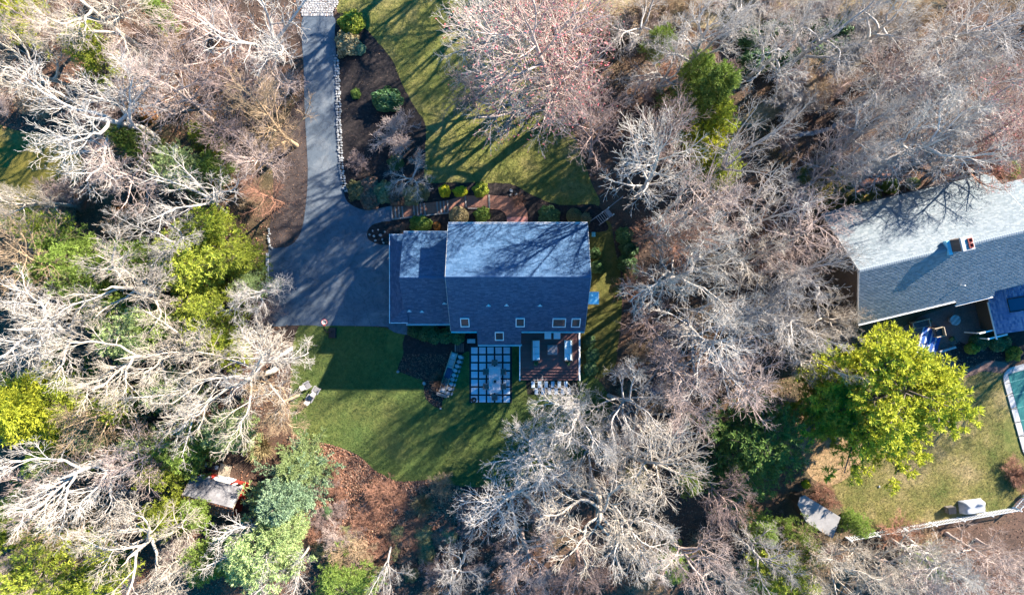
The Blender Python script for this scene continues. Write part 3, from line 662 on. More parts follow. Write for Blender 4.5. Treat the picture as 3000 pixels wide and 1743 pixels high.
# deck
DZ = 0.85
dx0, dy1, _ = W(1525, 973, DZ); dx1, dy0, _ = W(1699, 1080, DZ); dy1 = -3.1
DECK = thing('deck', 'dark brown timber deck with white side rails and broad steps behind the house', 'deck', ((dx0 + dx1) / 2, (dy0 + dy1) / 2, 0))
nb = int((dy1 - dy0) / 0.145); mb = MB(); mb.box((0, 0, 0), (dx1 - dx0, 0.138, 0.04), 0, 0.006); bm_ = mb.mesh('board', DECKWOOD)
for i in range(nb): link('board', bm_, DECK, loc=(0, dy0 + 0.07 + i * 0.145 - (dy0 + dy1) / 2, DZ - 0.02))
for k in range(4):
    mb = MB(); zz = DZ - 0.17 * (k + 1); yy = dy0 - 0.15 - 0.3 * k
    mb.box(((dx0 + dx1) / 2, yy + 0.075, zz), (dx1 - dx0 - 0.1, 0.135, 0.04), 0, 0.006); mb.box(((dx0 + dx1) / 2, yy - 0.07, zz), (dx1 - dx0 - 0.1, 0.135, 0.04), 0, 0.006)
    tr = mb.build('step_tread', DECKWOOD, DECK, True)
    mb = MB(); mb.box(((dx0 + dx1) / 2, yy + 0.16, zz - 0.1), (dx1 - dx0 - 0.1, 0.02, 0.15)); mb.build('riser', DECKWOOD, tr)
mb = MB(); mb.box(((dx0 + dx1) / 2, (dy0 + dy1) / 2, DZ - 0.3), (dx1 - dx0 - 0.1, dy1 - dy0 - 0.1, 0.4)); mb.build('skirt', DECKWOOD, DECK, True)
def rail(parent, x, ya, yb, zt, m):
    L = ya - yb; n = max(2, int(round(L / 1.5)))
    mb = MB(); mb.box((x, (ya + yb) / 2, zt), (0.09, L, 0.05)); tp = mb.build('top_rail', m, parent, True)
    mb = MB(); mb.box((x, (ya + yb) / 2, zt - 0.78), (0.06, L, 0.05)); mb.build('bottom_rail', m, parent, True)
    for i in range(n + 1):
        mb = MB(); mb.box((x, yb + L * i / n, zt - 0.4), (0.11, 0.11, 1.0), 0, 0.02); mb.build('post', m, parent, True)
    k = int(L / 0.13); mb = MB(); mb.box((0, 0, 0), (0.03, 0.03, 0.76)); me = mb.mesh('baluster', m)
    for i in range(k): 
        o = link('baluster', me, parent, None, True); o.location = (x, yb + (i + 0.5) * L / k, zt - 0.4)
rail(DECK, dx0 - 0.08, dy1 - 1.5, dy0 - 1.0, DZ + 0.85, WHITE)
rail(DECK, dx1 - 0.1, dy1 - 0.15, dy0 - 1.0, DZ + 0.85, WHITE)

def sofa(px, py, rz, label):
    x, y, _ = W(px, py, DZ + 0.4)
    t = thing('outdoor_sofa', label, 'sofa', (x, y, DZ), rz)
    mb = MB(); mb.box((0, 0, 0.17), (0.74, 2.02, 0.22), 0, 0.02)
    for a in (-0.3, 0.3):
        for b in (-0.94, 0.94): mb.box((a, b, 0.03), (0.07, 0.07, 0.06))
    mb.build('frame', RATTAN, t)
    mb = MB(); mb.box((-0.36, 0, 0.42), (0.1, 2.02, 0.5), 0, 0.03); mb.build('backrest', RATTAN, t)
    for b in (-0.98, 0.98): mb = MB(); mb.box((0.03, b, 0.38), (0.68, 0.06, 0.3), 0, 0.02); mb.build('armrest', RATTAN, t)
    for b in (-0.635, 0, 0.635):
        mb = MB(); mb.box((0.03, b, 0.36), (0.66, 0.62, 0.15), 0, 0.045); mb.build('seat_cushion', CUSHION, t)
        mb = MB(); mb.box((-0.22, b, 0.54), (0.16, 0.6, 0.28), 0, 0.05); mb.build('back_cushion', CUSHION, t)
    return t
sofa(1570, 1026, 0, 'pale blue three seat outdoor sofa on the deck nearer the paver patio')
sofa(1665, 1026, math.pi, 'pale blue three seat outdoor sofa on the deck beside the outer white rail')
def pouf(px, py, label):
    x, y, _ = W(px, py, DZ + 0.4); t = thing('ottoman', label, 'ottoman', (x, y, DZ), 0, 'ottomans on the deck')
    mb = MB(); mb.box((0, 0, 0.17), (0.66, 0.6, 0.26), 0, 0.02); mb.build('frame', RATTAN, t)
    mb = MB(); mb.box((0, 0, 0.37), (0.64, 0.58, 0.14), 0, 0.045); mb.build('seat_cushion', CUSHION, t)
    for a in (-0.29, 0.29):
        for b in (-0.26, 0.26): mb = MB(); mb.box((a, b, 0.02), (0.06, 0.06, 0.04)); mb.build('leg', RATTAN, t)
pouf(1605, 984, 'square pale blue ottoman on the deck against the house wall')
pouf(1632, 984, 'square pale blue ottoman on the deck against the house wall')
x, y, _ = W(1618.5, 1025, DZ + 0.4)
t = thing('coffee_table', 'square slatted grey wooden coffee table between the two sofas', 'table', (x, y, DZ))
for i in range(7): mb = MB(); mb.box((-0.4 + i * 0.134, 0, 0.4), (0.122, 0.93, 0.035), 0, 0.006); mb.build('slat', GREYWOOD, t)
for a in (-0.41, 0.41):
    for b in (-0.41, 0.41): mb = MB(); mb.box((a, b, 0.19), (0.08, 0.08, 0.38)); mb.build('leg', GREYWOOD, t)
def bowl(px, py, z, r, label, m, leafm=None, name='planter', cat='planter'):
    x, y, _ = W(px, py, z + 0.2); t = thing(name, label, cat, (x, y, z))
    mb = MB(); mb.lathe([(r * 0.6, 0), (r, r * 1.2), (r * 0.85, r * 1.2), (r * 0.75, r * 0.9), (0.001, r * 0.9)], n=16); mb.build('pot', m, t, smooth=True)
    if leafm:
        M_ = 70; p = RNG.normal(0, r * 0.5, (M_, 3)); p[:, 2] = np.abs(p[:, 2]) * 0.9 + r * 1.1
        link('plant', leaf_mesh('plant', p, p - np.array([0, 0, r]), r * 0.45), t, leafm)

# ------------------------------------------------------------------ foliage and branch tools
def unit(a): return a / np.maximum(np.linalg.norm(a, axis=-1, keepdims=True), 1e-9)
def leaf_mesh(name, P, N, s, m=None, rng_=RNG, aspect=0.55):
    """folded leaves: two triangles each, facing roughly N"""
    k = len(P); N = unit(N + rng_.normal(0, 0.55, (k, 3)) * np.linalg.norm(N, axis=1, keepdims=True))
    r = unit(rng_.normal(0, 1, (k, 3))); a = unit(np.cross(N, r)); b = np.cross(N, a)
    sz = s * rng_.uniform(0.65, 1.3, (k, 1)); fold = N * sz * 0.25
    V = np.stack([P - a * sz, P + b * sz * aspect + fold, P + a * sz, P - b * sz * aspect + fold], 1).reshape(-1, 3)
    i = np.arange(k)[:, None] * 4
    F = np.concatenate([i + np.array([[0, 1, 2]]), i + np.array([[0, 2, 3]])])
    return np_mesh(name, V, F, m)
def tuft_mesh(name, P, D, nb, ln, wd, spread, rng_, m=None):
    k = len(P); P = np.repeat(P, nb, 0); D = np.repeat(D, nb, 0)
    D = unit(D + rng_.normal(0, spread, D.shape)); L = ln * rng_.uniform(0.6, 1.15, (len(D), 1))
    sd_ = unit(np.cross(D, rng_.normal(0, 1, D.shape))) * wd
    mid = P + D * L * 0.55
    V = np.stack([P, mid + sd_, P + D * L, mid - sd_], 1).reshape(-1, 3)
    i = np.arange(len(D))[:, None] * 4
    return np_mesh(name, V, i + np.array([[0, 1, 2, 3]]), m)

def spawn(P, R, n, t0, t1, ang, asd, ln, K, wob, up, rng_, rtip, rr=0.7, flat=1.0, rmax=9.0, lt=0.45):
    """side branches: n on each parent polyline"""
    N, Kp, _ = P.shape
    t = (np.arange(n)[None] + rng_.uniform(0.15, 0.85, (N, n))) / n; t = t0 + (t1 - t0) * t
    x = t * (Kp - 1); i = np.minimum(x.astype(int), Kp - 2); f = (x - i)[..., None]; r = np.arange(N)[:, None]
    A, B = P[r, i], P[r, i + 1]; pos = A + (B - A) * f; T = unit(B - A)
    pr_ = R[r, i] * (1 - f[..., 0]) + R[r, i + 1] * f[..., 0]
    az = rng_.uniform(0, 2 * np.pi, (N, 1)) + np.arange(n)[None] * 2.4 + rng_.normal(0, 0.3, (N, n))
    ref = np.where(np.abs(T[..., 2:3]) < 0.9, np.array([0, 0, 1.0]), np.array([1.0, 0, 0]))
    u = unit(np.cross(T, ref)); v = np.cross(T, u)
    a = rad(ang) + rng_.normal(0, rad(asd), (N, n))
    d = T * np.cos(a)[..., None] + (u * np.cos(az)[..., None] + v * np.sin(az)[..., None]) * np.sin(a)[..., None]
    d = d.reshape(-1, 3); pos = pos.reshape(-1, 3)
    L = ln * rng_.uniform(0.65, 1.3, (N, n)) * (1 - lt * (t - t0) / max(1e-6, t1 - t0)); L = L.reshape(-1, 1) / (K - 1)
    d[:, 2] *= flat; d = unit(d)
    Q = np.zeros((N * n, K, 3)); Q[:, 0] = pos
    for k in range(1, K):
        d = d + rng_.normal(0, wob, d.shape); d[:, 2] += up; d = unit(d); Q[:, k] = Q[:, k - 1] + d * L
    r0 = np.minimum(pr_.reshape(-1, 1) * rr, rmax); s = np.linspace(0, 1, K)[None]
    RR = r0 * (1 - s) + np.minimum(rtip, r0) * s
    return Q, RR

def tubes(P, R, sides):
    N, K, _ = P.shape
    T = np.empty_like(P); T[:, 1:-1] = P[:, 2:] - P[:, :-2]; T[:, 0] = P[:, 1] - P[:, 0]; T[:, -1] = P[:, -1] - P[:, -2]; T = unit(T)
    ov = unit(P[:, -1] - P[:, 0]); ref = np.where(np.abs(ov[:, 2:3]) < 0.8, np.array([0, 0, 1.0]), np.array([1.0, 0.2, 0]))[:, None]
    u = unit(np.cross(T, np.broadcast_to(ref, T.shape))); v = np.cross(T, u)
    a = np.arange(sides) * 2 * np.pi / sides
    V = P[:, :, None] + (u[:, :, None] * np.cos(a)[None, None, :, None] + v[:, :, None] * np.sin(a)[None, None, :, None]) * R[:, :, None, None]
    k = np.arange(K - 1)[:, None] * sides; s = np.arange(sides)[None]; s2 = (s + 1) % sides
    q = np.stack([k + s, k + s2, k + sides + s2, k + sides + s], -1).reshape(-1, 4)
    F = (np.arange(N)[:, None, None] * K * sides + q[None]).reshape(-1, 4)
    return V.reshape(-1, 3), F

def trunk_line(H, r0, r1, K, wob, rng_, lean=0.0):
    P = np.zeros((1, K, 3)); d = np.array([rng_.normal(0, lean), rng_.normal(0, lean), 1.0]); P[0, 0] = (0, 0, -0.7)
    for k in range(1, K):
        d = d + np.append(rng_.normal(0, wob, 2), 0); P[0, k] = P[0, k - 1] + d / np.linalg.norm(d) * (H + 0.7) / (K - 1)
    s = np.linspace(0, 1, K)[None]; R = r0 * (1 - s) + r1 * s; R[0, 0] *= 1.35
    return P, R

def bare_tree(seed, style):
    r = np.random.default_rng(seed); buds = None
    if style == 'oak':
        T = trunk_line(7.2, 0.34, 0.17, 7, 0.10, r, 0.06)
        A = spawn(*T, 7, 0.45, 1.0, 52, 12, 6.2, 10, 0.20, 0.045, r, 0.04, 0.68, lt=0.2)
        B = spawn(*A, 8, 0.25, 1.0, 42, 11, 2.8, 7, 0.17, 0.03, r, 0.018, 0.55, rmax=0.085)
        C = spawn(*B, 6, 0.25, 1.0, 36, 9, 1.4, 5, 0.15, 0.03, r, 0.011, 0.6, rmax=0.034)
        D = spawn(*C, 4, 0.2, 1.0, 34, 9, 0.8, 4, 0.14, 0.03, r, 0.008, 0.7, rmax=0.017)
        E = spawn(*D, 2, 0.3, 1.0, 34, 9, 0.36, 2, 0.1, 0.02, r, 0.006, 0.8, rmax=0.01)
        thick, fine = [(A, 6), (B, 4)], [(C, 3), (D, 3), (E, 3)]
    elif style == 'maple':
        T = trunk_line(10.5, 0.24, 0.05, 8, 0.05, r, 0.03)
        A = spawn(*T, 16, 0.22, 1.0, 48, 8, 5.2, 8, 0.08, 0.07, r, 0.022, 0.55, lt=0.6)
        B = spawn(*A, 7, 0.15, 1.0, 36, 8, 1.9, 6, 0.10, 0.05, r, 0.012, 0.55, rmax=0.05)
        C = spawn(*B, 5, 0.15, 1.0, 34, 9, 1.0, 4, 0.12, 0.05, r, 0.008, 0.65, rmax=0.022)
        D = spawn(*C, 3, 0.2, 1.0, 34, 9, 0.5, 3, 0.10, 0.04, r, 0.006, 0.7, rmax=0.013)
        thick, fine = [(A, 5)], [(B, 3), (C, 3), (D, 3)]
        buds = D[0][:, -1]
    elif style == 'crown':          # forked trunk, long straight ascending boughs
        T = trunk_line(5.0, 0.27, 0.2, 5, 0.08, r, 0.1)
        A = spawn(*T, 5, 0.75, 1.0, 32, 8, 8.0, 9, 0.09, 0.03, r, 0.03, 0.75, lt=0.15)
        B = spawn(*A, 9, 0.2, 1.0, 40, 9, 2.9, 7, 0.13, 0.05, r, 0.015, 0.55, rmax=0.09)
        C = spawn(*B, 6, 0.15, 1.0, 38, 9, 1.25, 4, 0.15, 0.04, r, 0.009, 0.6, rmax=0.028)
        D = spawn(*C, 4, 0.15, 1.0, 38, 9, 0.6, 3, 0.12, 0.03, r, 0.006, 0.75, rmax=0.014)
        thick, fine = [(A, 6), (B, 4)], [(C, 3), (D, 3)]
    else:                           # many-stemmed shrub
        th_ = r.uniform(0, 2 * np.pi, 11); P = np.zeros((11, 6, 3)); d = np.stack([np.cos(th_) * 0.45, np.sin(th_) * 0.45, np.ones(11)], 1)
        d[:, :2] *= r.uniform(0.3, 1.6, (11, 1)); P[:, 0] = np.stack([np.cos(th_) * 0.1, np.sin(th_) * 0.1, np.full(11, -0.1)], 1)
        for k in range(1, 6): d = d + r.normal(0, 0.12, d.shape); P[:, k] = P[:, k - 1] + unit(d) * 0.42
        T = (P, np.linspace(0.035, 0.012, 6)[None].repeat(11, 0))
        B = spawn(*T, 7, 0.2, 1.0, 36, 9, 0.95, 5, 0.15, 0.05, r, 0.009, 0.7)
        C = spawn(*B, 6, 0.15, 1.0, 36, 9, 0.5, 3, 0.14, 0.04, r, 0.006, 0.75, rmax=0.014)
        D = spawn(*C, 4, 0.2, 1.0, 36, 9, 0.28, 3, 0.12, 0.03, r, 0.005, 0.8, rmax=0.01)
        thick, fine = [], [(B, 3), (C, 3), (D, 3)]
    g = FAT
    if style != 'shrub':            # the leader runs out in a tapering tip
        d = unit(T[0][:, -1:] - T[0][:, -2:-1]); q0 = T[0][:, -1:]
        T = (np.concatenate([T[0], q0 + d * 0.5 + r.normal(0, .06, (1, 1, 3)), q0 + d * 1.0 + r.normal(0, .12, (1, 1, 3)), q0 + d * 1.8 + r.normal(0, .2, (1, 1, 3))], 1), np.concatenate([T[1], T[1][:, -1:] * 0.6, T[1][:, -1:] * 0.35, np.full((1, 1), 0.01)], 1))
    tr = join([tubes(T[0], T[1], 9 if style != 'shrub' else 4)] + [tubes(q[0], q[1] * g ** 0.5, s) for q, s in thick])
    cr = join([tubes(q[0], q[1] * g, s) for q, s in fine])
    rad_ = np.percentile(np.linalg.norm(cr[0][:, :2] - np.median(cr[0][:, :2], 0), axis=1), 93); hh = cr[0][:, 2].max()
    c = np.median(cr[0], 0)
    a = np_mesh(style + '_trunk', tr[0], tr[1], BARK['grey'], True); b = np_mesh(style + '_crown', cr[0], cr[1], BARK['grey'])
    bm2 = None
    if buds is not None:
        sel = buds[r.random(len(buds)) < 0.6]
        bm2 = leaf_mesh('buds', sel, r.normal(0, 1, sel.shape), 0.06, LEAF['bud'], r, 0.6)
    return dict(trunk=a, crown=b, buds=bm2, R=rad_, H=hh, c=c)
FAT = 1.22

PROTO = {'oak': [bare_tree(s, 'oak') for s in (1, 2, 3, 4)], 'maple': [bare_tree(s, 'maple') for s in (11, 12, 13)],
         'crown': [bare_tree(s, 'crown') for s in (21, 22, 23)], 'shrub': [bare_tree(s, 'shrub') for s in (31, 32, 33)]}

def ever(seed, style):
    r = np.random.default_rng(seed)
    if style == 'pine':             # broad crown of separate upturned tufts
        T = trunk_line(11.5, 0.26, 0.06, 8, 0.05, r, 0.03)
        A = spawn(*T, 40, 0.25, 1.0, 68, 9, 5.0, 7, 0.12, 0.05, r, 0.03, 0.5, lt=0.55)
        B = spawn(*A, 8, 0.2, 1.0, 45, 10, 1.9, 5, 0.14, 0.06, r, 0.015, 0.6)
        C = spawn(*B, 5, 0.25, 1.0, 42, 10, 0.7, 3, 0.12, 0.1, r, 0.01, 0.7)
        tips = C[0][:, -1]; D = unit(C[0][:, -1] - C[0][:, -2] + np.array([0, 0, 0.5])); mid = C[0][:, 1]
        fol = (np.concatenate([tips, mid]), np.concatenate([D, D]), 20, 0.36, 0.034, 0.62)
        wood = [(A, 5), (B, 3), (C, 3)]
    elif style == 'spruce':         # cone of fine sprays
        T = trunk_line(9.0, 0.2, 0.03, 8, 0.02, r, 0.01)
        A = spawn(*T, 64, 0.08, 0.99, 80, 6, 3.6, 7, 0.06, 0.02, r, 0.012, 0.4, lt=0.88)
        B = spawn(*A, 14, 0.1, 1.0, 48, 8, 0.8, 4, 0.08, 0.02, r, 0.008, 0.6, flat=0.35)
        tips = B[0].reshape(-1, 3); D = unit((B[0][:, -1] - B[0][:, 0])[:, None].repeat(4, 1).reshape(-1, 3) + np.array([0, 0, 0.35]))
        fol = (tips, D, 9, 0.27, 0.025, 0.6); wood = [(A, 4)]
    else:                           # young soft pine, loose fuzzy foliage
        T = trunk_line(6.0, 0.12, 0.03, 6, 0.06, r, 0.05)
        A = spawn(*T, 26, 0.15, 1.0, 58, 12, 2.9, 6, 0.14, 0.06, r, 0.015, 0.5, lt=0.6)
        B = spawn(*A, 9, 0.1, 1.0, 45, 10, 1.1, 4, 0.15, 0.05, r, 0.008, 0.6)
        C = spawn(*B, 4, 0.2, 1.0, 42, 10, 0.5, 3, 0.12, 0.08, r, 0.006, 0.7)
        tips = C[0][:, 1:].reshape(-1, 3); D = unit((C[0][:, -1] - C[0][:, 0])[:, None].repeat(2, 1).reshape(-1, 3) + np.array([0, 0, 0.4]))
        fol = (tips, D, 11, 0.25, 0.022, 0.7); wood = [(A, 4), (B, 3)]
    fm = tuft_mesh(style + '_foliage', *fol, r, LEAF['green'])
    tr = join([tubes(T[0], T[1], 8)] + [tubes(q[0], q[1], s) for q, s in wood])
    a = np_mesh(style + '_trunk', tr[0], tr[1], BARK['dark'], True)
    P = fol[0]
    return dict(trunk=a, crown=fm, buds=None, R=np.percentile(np.linalg.norm(P[:, :2] - np.median(P[:, :2], 0), axis=1), 93), H=P[:, 2].max(), c=np.median(P, 0))
EVER = {'pine': [ever(41, 'pine'), ever(42, 'pine')], 'spruce': [ever(43, 'spruce'), ever(44, 'spruce')], 'young': [ever(45, 'young'), ever(46, 'young'), ever(47, 'young')]}

def bush_mesh(seed, n, ls, lump=0.16, asp=0.55):
    """a rounded leafy bush of radius 1 and height about 1.1"""
    r = np.random.default_rng(seed)
    d = unit(r.normal(0, 1, (n, 3))); d[:, 2] = np.abs(d[:, 2]) * 1.0 - 0.12
    d = unit(d); C = unit(r.normal(0, 1, (26, 3))); C[:, 2] = np.abs(C[:, 2])
    bulge = np.max(np.exp(-((d[:, None] - C[None]) ** 2).sum(-1) / 0.09) * r.uniform(0.3, 1.0, 26)[None], 1)
    rad_ = (1 - lump) + lump * bulge * 1.4; rad_ *= 1 - 0.3 * r.random(n) ** 3
    P = d * rad_[:, None]; P[:, 2] = P[:, 2] * 1.0 + 0.12
    return leaf_mesh('leaves', P, d + np.array([0, 0, 0.25]), ls, LEAF['deep'], r, asp)
def stems_mesh(seed):
    r = np.random.default_rng(seed); th_ = np.arange(7) * 0.9; P = np.zeros((7, 4, 3)); d = np.stack([np.cos(th_) * 0.5, np.sin(th_) * 0.5, np.ones(7)], 1)
    P[:, 0, 2] = -0.05
    for k in range(1, 4): d = d + r.normal(0, 0.2, d.shape); P[:, k] = P[:, k - 1] + unit(d) * 0.28
    R = np.linspace(0.03, 0.012, 4)[None].repeat(7, 0); B = spawn(P, R, 5, 0.3, 1, 45, 8, 0.4, 3, 0.15, 0.02, r, 0.006)
    v, f = join([tubes(P, R, 4), tubes(*B, 3)]); return np_mesh('stems', v, f, BARK['dark'])
BUSH = {'fine': [bush_mesh(51, 3000, 0.075, 0.3), bush_mesh(52, 3000, 0.075, 0.36)], 'broad': [bush_mesh(53, 1500, 0.12, 0.22, 0.42), bush_mesh(54, 1500, 0.12, 0.3, 0.42)],
        'ball': [bush_mesh(55, 5200, 0.04, 0.05)]}
STEMS = stems_mesh(57)
def tall_tuft(seed):
    r = np.random.default_rng(seed); n = 900
    P = np.concatenate([r.normal(0, 0.12, (n, 2)), np.zeros((n, 1))], 1); D = unit(np.concatenate([r.normal(0, 0.75, (n, 2)), np.ones((n, 1))], 1))
    return tuft_mesh('blades', P, D, 1, 1.15, 0.018, 0.1, r, LEAF['straw'])
GRASSM = tall_tuft(58)
# ------------------------------------------------------------------ placing plants
TRI = [0]
def free_spot(x, y):
    P = np.array([[x, y]])
    return not any(pip(P, q)[0] for q in NOTREE)
def plant(pr, name, label, cat, group, px, py, rpx, H, bark, leaf=None, buds=False, rz=None, sq=1.0, anywhere=False):
    """put a tree so that its crown stands where the photograph shows it; the trunk leans if its foot would stand on paving"""
    zc = pr['c'][2] / pr['H'] * H
    f = (CAM_H - zc) / CAM_H / PX; cx, cy = (px - 1500) * f, (871.5 - py) * f
    s = rpx * f / pr['R']; sz = H / pr['H']
    for tr_ in range(14):
        r2 = random.uniform(0, 6.28) if rz is None else rz
        off = Matrix.Rotation(r2, 3, 'Z') @ Vector((pr['c'][0] * s, pr['c'][1] * s, 0))
        bx, by = cx - off.x, cy - off.y
        if rz is not None or anywhere or free_spot(bx, by): break
    rz = r2
    if not anywhere and not free_spot(bx, by):
        sx = 1 if cx > 0 else -1; best = None
        for k in range(1, 40):                      # move the foot outwards, away from the paving
            d = 0.25 * k
            for (ux, uy) in ((sx, 0), (sx * .7, .7), (sx * .7, -.7), (0, -1), (0, 1)):
                if free_spot(bx + ux * d, by + uy * d): best = (ux * d, uy * d); break
            if best: break
        if best:
            L_ = math.hypot(*best); m = max(0.0, L_ - 2.2) / L_
            bx += best[0]; by += best[1]; cx += best[0] * m; cy += best[1] * m
    axis = Vector((cx - off.x - bx, cy - off.y - by, zc))
    q = Vector((0, 0, 1)).rotation_difference(axis.normalized()) @ Matrix.Rotation(rz, 3, 'Z').to_quaternion()
    t = thing(name, label, cat, (bx, by, 0), 0, group)
    t.rotation_euler = q.to_euler(); t.scale = (s, s * sq, sz)
    link('trunk', pr['trunk'], t, bark)
    c = link('crown', pr['crown'], t, leaf or bark)
    if buds and pr['buds']: link('buds', pr['buds'], c)['kind'] = 'stuff'
    return t
K_ = 3000 / 2520.0
ZONES = [  # (test on displayed coordinates, phrase, group)
    (lambda x, y: x < 800 and y < 330, 'near the cobbled apron', 'bare trees by the upper driveway'),
    (lambda x, y: x < 800 and y < 620, 'near the mossy clearing', 'bare trees by the mossy clearing'),
    (lambda x, y: x < 800 and y < 1040, 'bordering the parking area', 'bare trees bordering the parking area'),
    (lambda x, y: x < 800, 'around the red shed', 'bare trees around the red shed'),
    (lambda x, y: x < 1560 and y < 500, 'on the front lawn', 'bare trees of the front lawn'),
    (lambda x, y: y < 230, 'beside the straw field', 'bare trees by the straw field'),
    (lambda x, y: y < 470 and x > 2000, 'before the grey house', 'bare trees before the neighbouring house'),
    (lambda x, y: y < 1000 and x > 1560, 'between the two houses', 'bare trees between the two houses'),
    (lambda x, y: x < 1740, 'below the deck', 'bare trees below the deck'),
    (lambda x, y: True, 'beyond the picket fence', 'bare trees beyond the picket fence'),
]
TONE = {'cream': 'cream barked', 'white': 'chalk white', 'grey': 'silvery grey', 'pink': 'pinkish', 'tan': 'tan coloured', 'plum': 'plum brown', 'rust': 'rusty brown'}
SHAPE = {'oak': 'spreading gnarled', 'maple': 'fine twigged', 'crown': 'forked upright'}
BARE = [
 (230,60,150,'oak','cream'),(660,80,165,'crown','white'),(500,70,105,'maple','pink'),(20,150,100,'oak','cream'),(235,265,185,'oak','white'),(430,215,115,'maple','pink'),
 (565,200,95,'maple','plum'),(650,270,90,'maple','tan'),(660,180,80,'maple','pink'),(110,60,80,'maple','pink'),(390,110,90,'crown','pink'),(345,190,80,'maple','pink'),
 (20,505,85,'oak','cream'),(300,430,105,'maple','pink'),(455,455,125,'crown','white'),(630,385,80,'maple','pink'),(560,330,70,'maple','plum'),(640,480,55,'maple','rust'),
 (70,640,130,'maple','tan'),(110,790,165,'oak','white'),(290,690,150,'oak','cream'),(410,600,95,'oak','grey'),(660,740,85,'oak','white'),(330,930,150,'oak','cream'),(580,960,165,'oak','cream'),
 (650,880,105,'oak','white'),(460,850,120,'crown','cream'),(690,1010,90,'oak','tan'),(70,870,110,'crown','cream'),(440,1000,110,'crown','white'),(250,1030,90,'maple','tan'),
 (185,1220,150,'oak','white'),(300,1350,150,'oak','cream'),(110,1190,105,'oak','pink'),(590,1360,120,'crown','white'),(50,1410,80,'oak','pink'),(430,1430,95,'oak','cream'),(330,1130,90,'maple','pink'),(150,1300,90,'maple','tan'),(700,1440,80,'crown','grey'),
 (1300,140,190,'maple','pink','b'),(1190,60,125,'maple','white'),(1420,70,110,'maple','pink','b'),(1380,240,110,'maple','pink','b'),(1250,235,105,'maple','grey','b'),(1240,110,120,'maple','white','b'),(1340,60,120,'maple','pink','b'),(1165,310,85,'maple','plum'),(1455,300,95,'maple','plum'),
 (1590,70,110,'oak','grey'),(1640,190,110,'oak','grey'),(1760,50,140,'oak','white'),(1900,140,130,'oak','white'),(2050,90,130,'oak','grey'),(2220,40,110,'oak','white'),(2440,80,120,'maple','grey'),(2340,140,95,'maple','grey'),(2500,180,80,'maple','plum'),
 (1600,390,115,'maple','white'),(1850,350,130,'crown','grey'),(1640,320,85,'maple','plum'),(2140,290,125,'oak','grey'),(2290,300,145,'oak','white'),(2420,270,125,'maple','pink','b'),(2210,380,95,'maple','grey'),(2360,380,100,'oak','grey'),(2480,390,80,'maple','rust','b'),(2060,390,90,'maple','pink'),(2200,190,90,'maple','plum'),
 (1740,500,120,'maple','pink'),(1880,490,125,'crown','white'),(1990,560,110,'maple','pink'),(1650,590,80,'maple','rust'),(1690,690,150,'oak','white'),(1860,630,115,'crown','cream'),(1985,700,120,'oak','grey'),(1760,850,140,'maple','white'),
 (1620,820,80,'maple','plum'),(1950,820,110,'oak','white'),(1680,930,95,'maple','pink'),(1840,930,110,'maple','pink'),(2010,880,80,'oak','cream'),(1790,760,85,'crown','grey'),(1560,700,50,'maple','rust'),(2060,780,80,'oak','cream'),
 (1400,1035,125,'oak','white'),(1320,1070,92,'oak','white'),(1560,1010,115,'oak','grey'),(1620,1120,130,'maple','cream'),(1340,1150,120,'maple','white'),(1500,1280,165,'oak','cream'),(1240,1240,120,'maple','white'),(1300,1400,110,'oak','pink'),(1600,1330,110,'oak','white'),
 (1470,1120,110,'oak','grey'),(1130,1420,80,'oak','grey'),(950,1440,60,'crown','grey'),(1430,1420,100,'oak','plum'),(1680,1010,80,'maple','pink'),
 (2330,1400,80,'maple','white'),(2160,1440,80,'maple','cream'),(2470,1440,60,'maple','white'),(2000,1440,70,'oak','cream'),(1870,770,90,'maple','white'),(1930,640,80,'maple','pink'),(2300,220,90,'maple','white'),(2130,400,70,'maple','white'),
 (1665,555,110,'crown','white'),(1720,610,95,'oak','white'),(2310,1395,75,'maple','white'),(2430,1385,70,'maple','pink'),(2230,200,100,'maple','white'),(2420,180,110,'oak','white'),(2340,320,100,'maple','white'),(2480,300,90,'maple','pink','b'),
 (1790,1250,80,'oak','plum'),(1900,1360,90,'oak','grey'),(2090,1425,110,'oak','cream'),(2260,1440,95,'maple','pink'),(2420,1445,90,'maple','rust'),(2500,1390,60,'maple','pink'),(1700,1400,110,'oak','pink'),(1800,1440,80,'oak','grey'),(2000,1360,60,'maple','tan'),(2180,1390,60,'maple','cream'),
]
HS = {'oak': 16.0, 'maple': 14.0, 'crown': 15.5}
cnt = {}
for i, b in enumerate(BARE):
    x, y, r, st, tone = b[:5]
    ph, gp = next((z[1], z[2]) for z in ZONES if z[0](x, y))
    small = r < 85
    lab = f"{'small ' if small else 'tall '}{TONE[tone]} {SHAPE[st]} bare tree {ph}"
    if len(b) > 5: lab = f"{'small ' if small else 'tall '}{TONE[tone]} bare tree with red buds {ph}"
    n = cnt.get(st, 0); cnt[st] = n + 1
    H = HS[st] * (0.55 + 0.45 * min(1.25, r / 130)) * random.uniform(0.92, 1.08)
    if 1100 < x < 1500 and y < 330: H *= 1.5
    if (x, y) in ((1600, 390), (1640, 320), (1740, 500), (1455, 300), (1690, 690), (1650, 590), (1790, 760), (1850, 350), (1665, 555), (1720, 610)): H = 20.5
    if (x, y) in ((1590, 70), (1640, 190), (1240, 1240), (1130, 1420)): H = 8.5
    if (x, y) in ((1340, 1150), (1320, 1070), (1470, 1120), (1300, 1400)): H = 10.0
    plant(PROTO[st][n % len(PROTO[st])], 'bare_tree', lab, 'tree', gp, x * K_, y * K_, r * K_, H, BARK[tone], None, len(b) > 5)

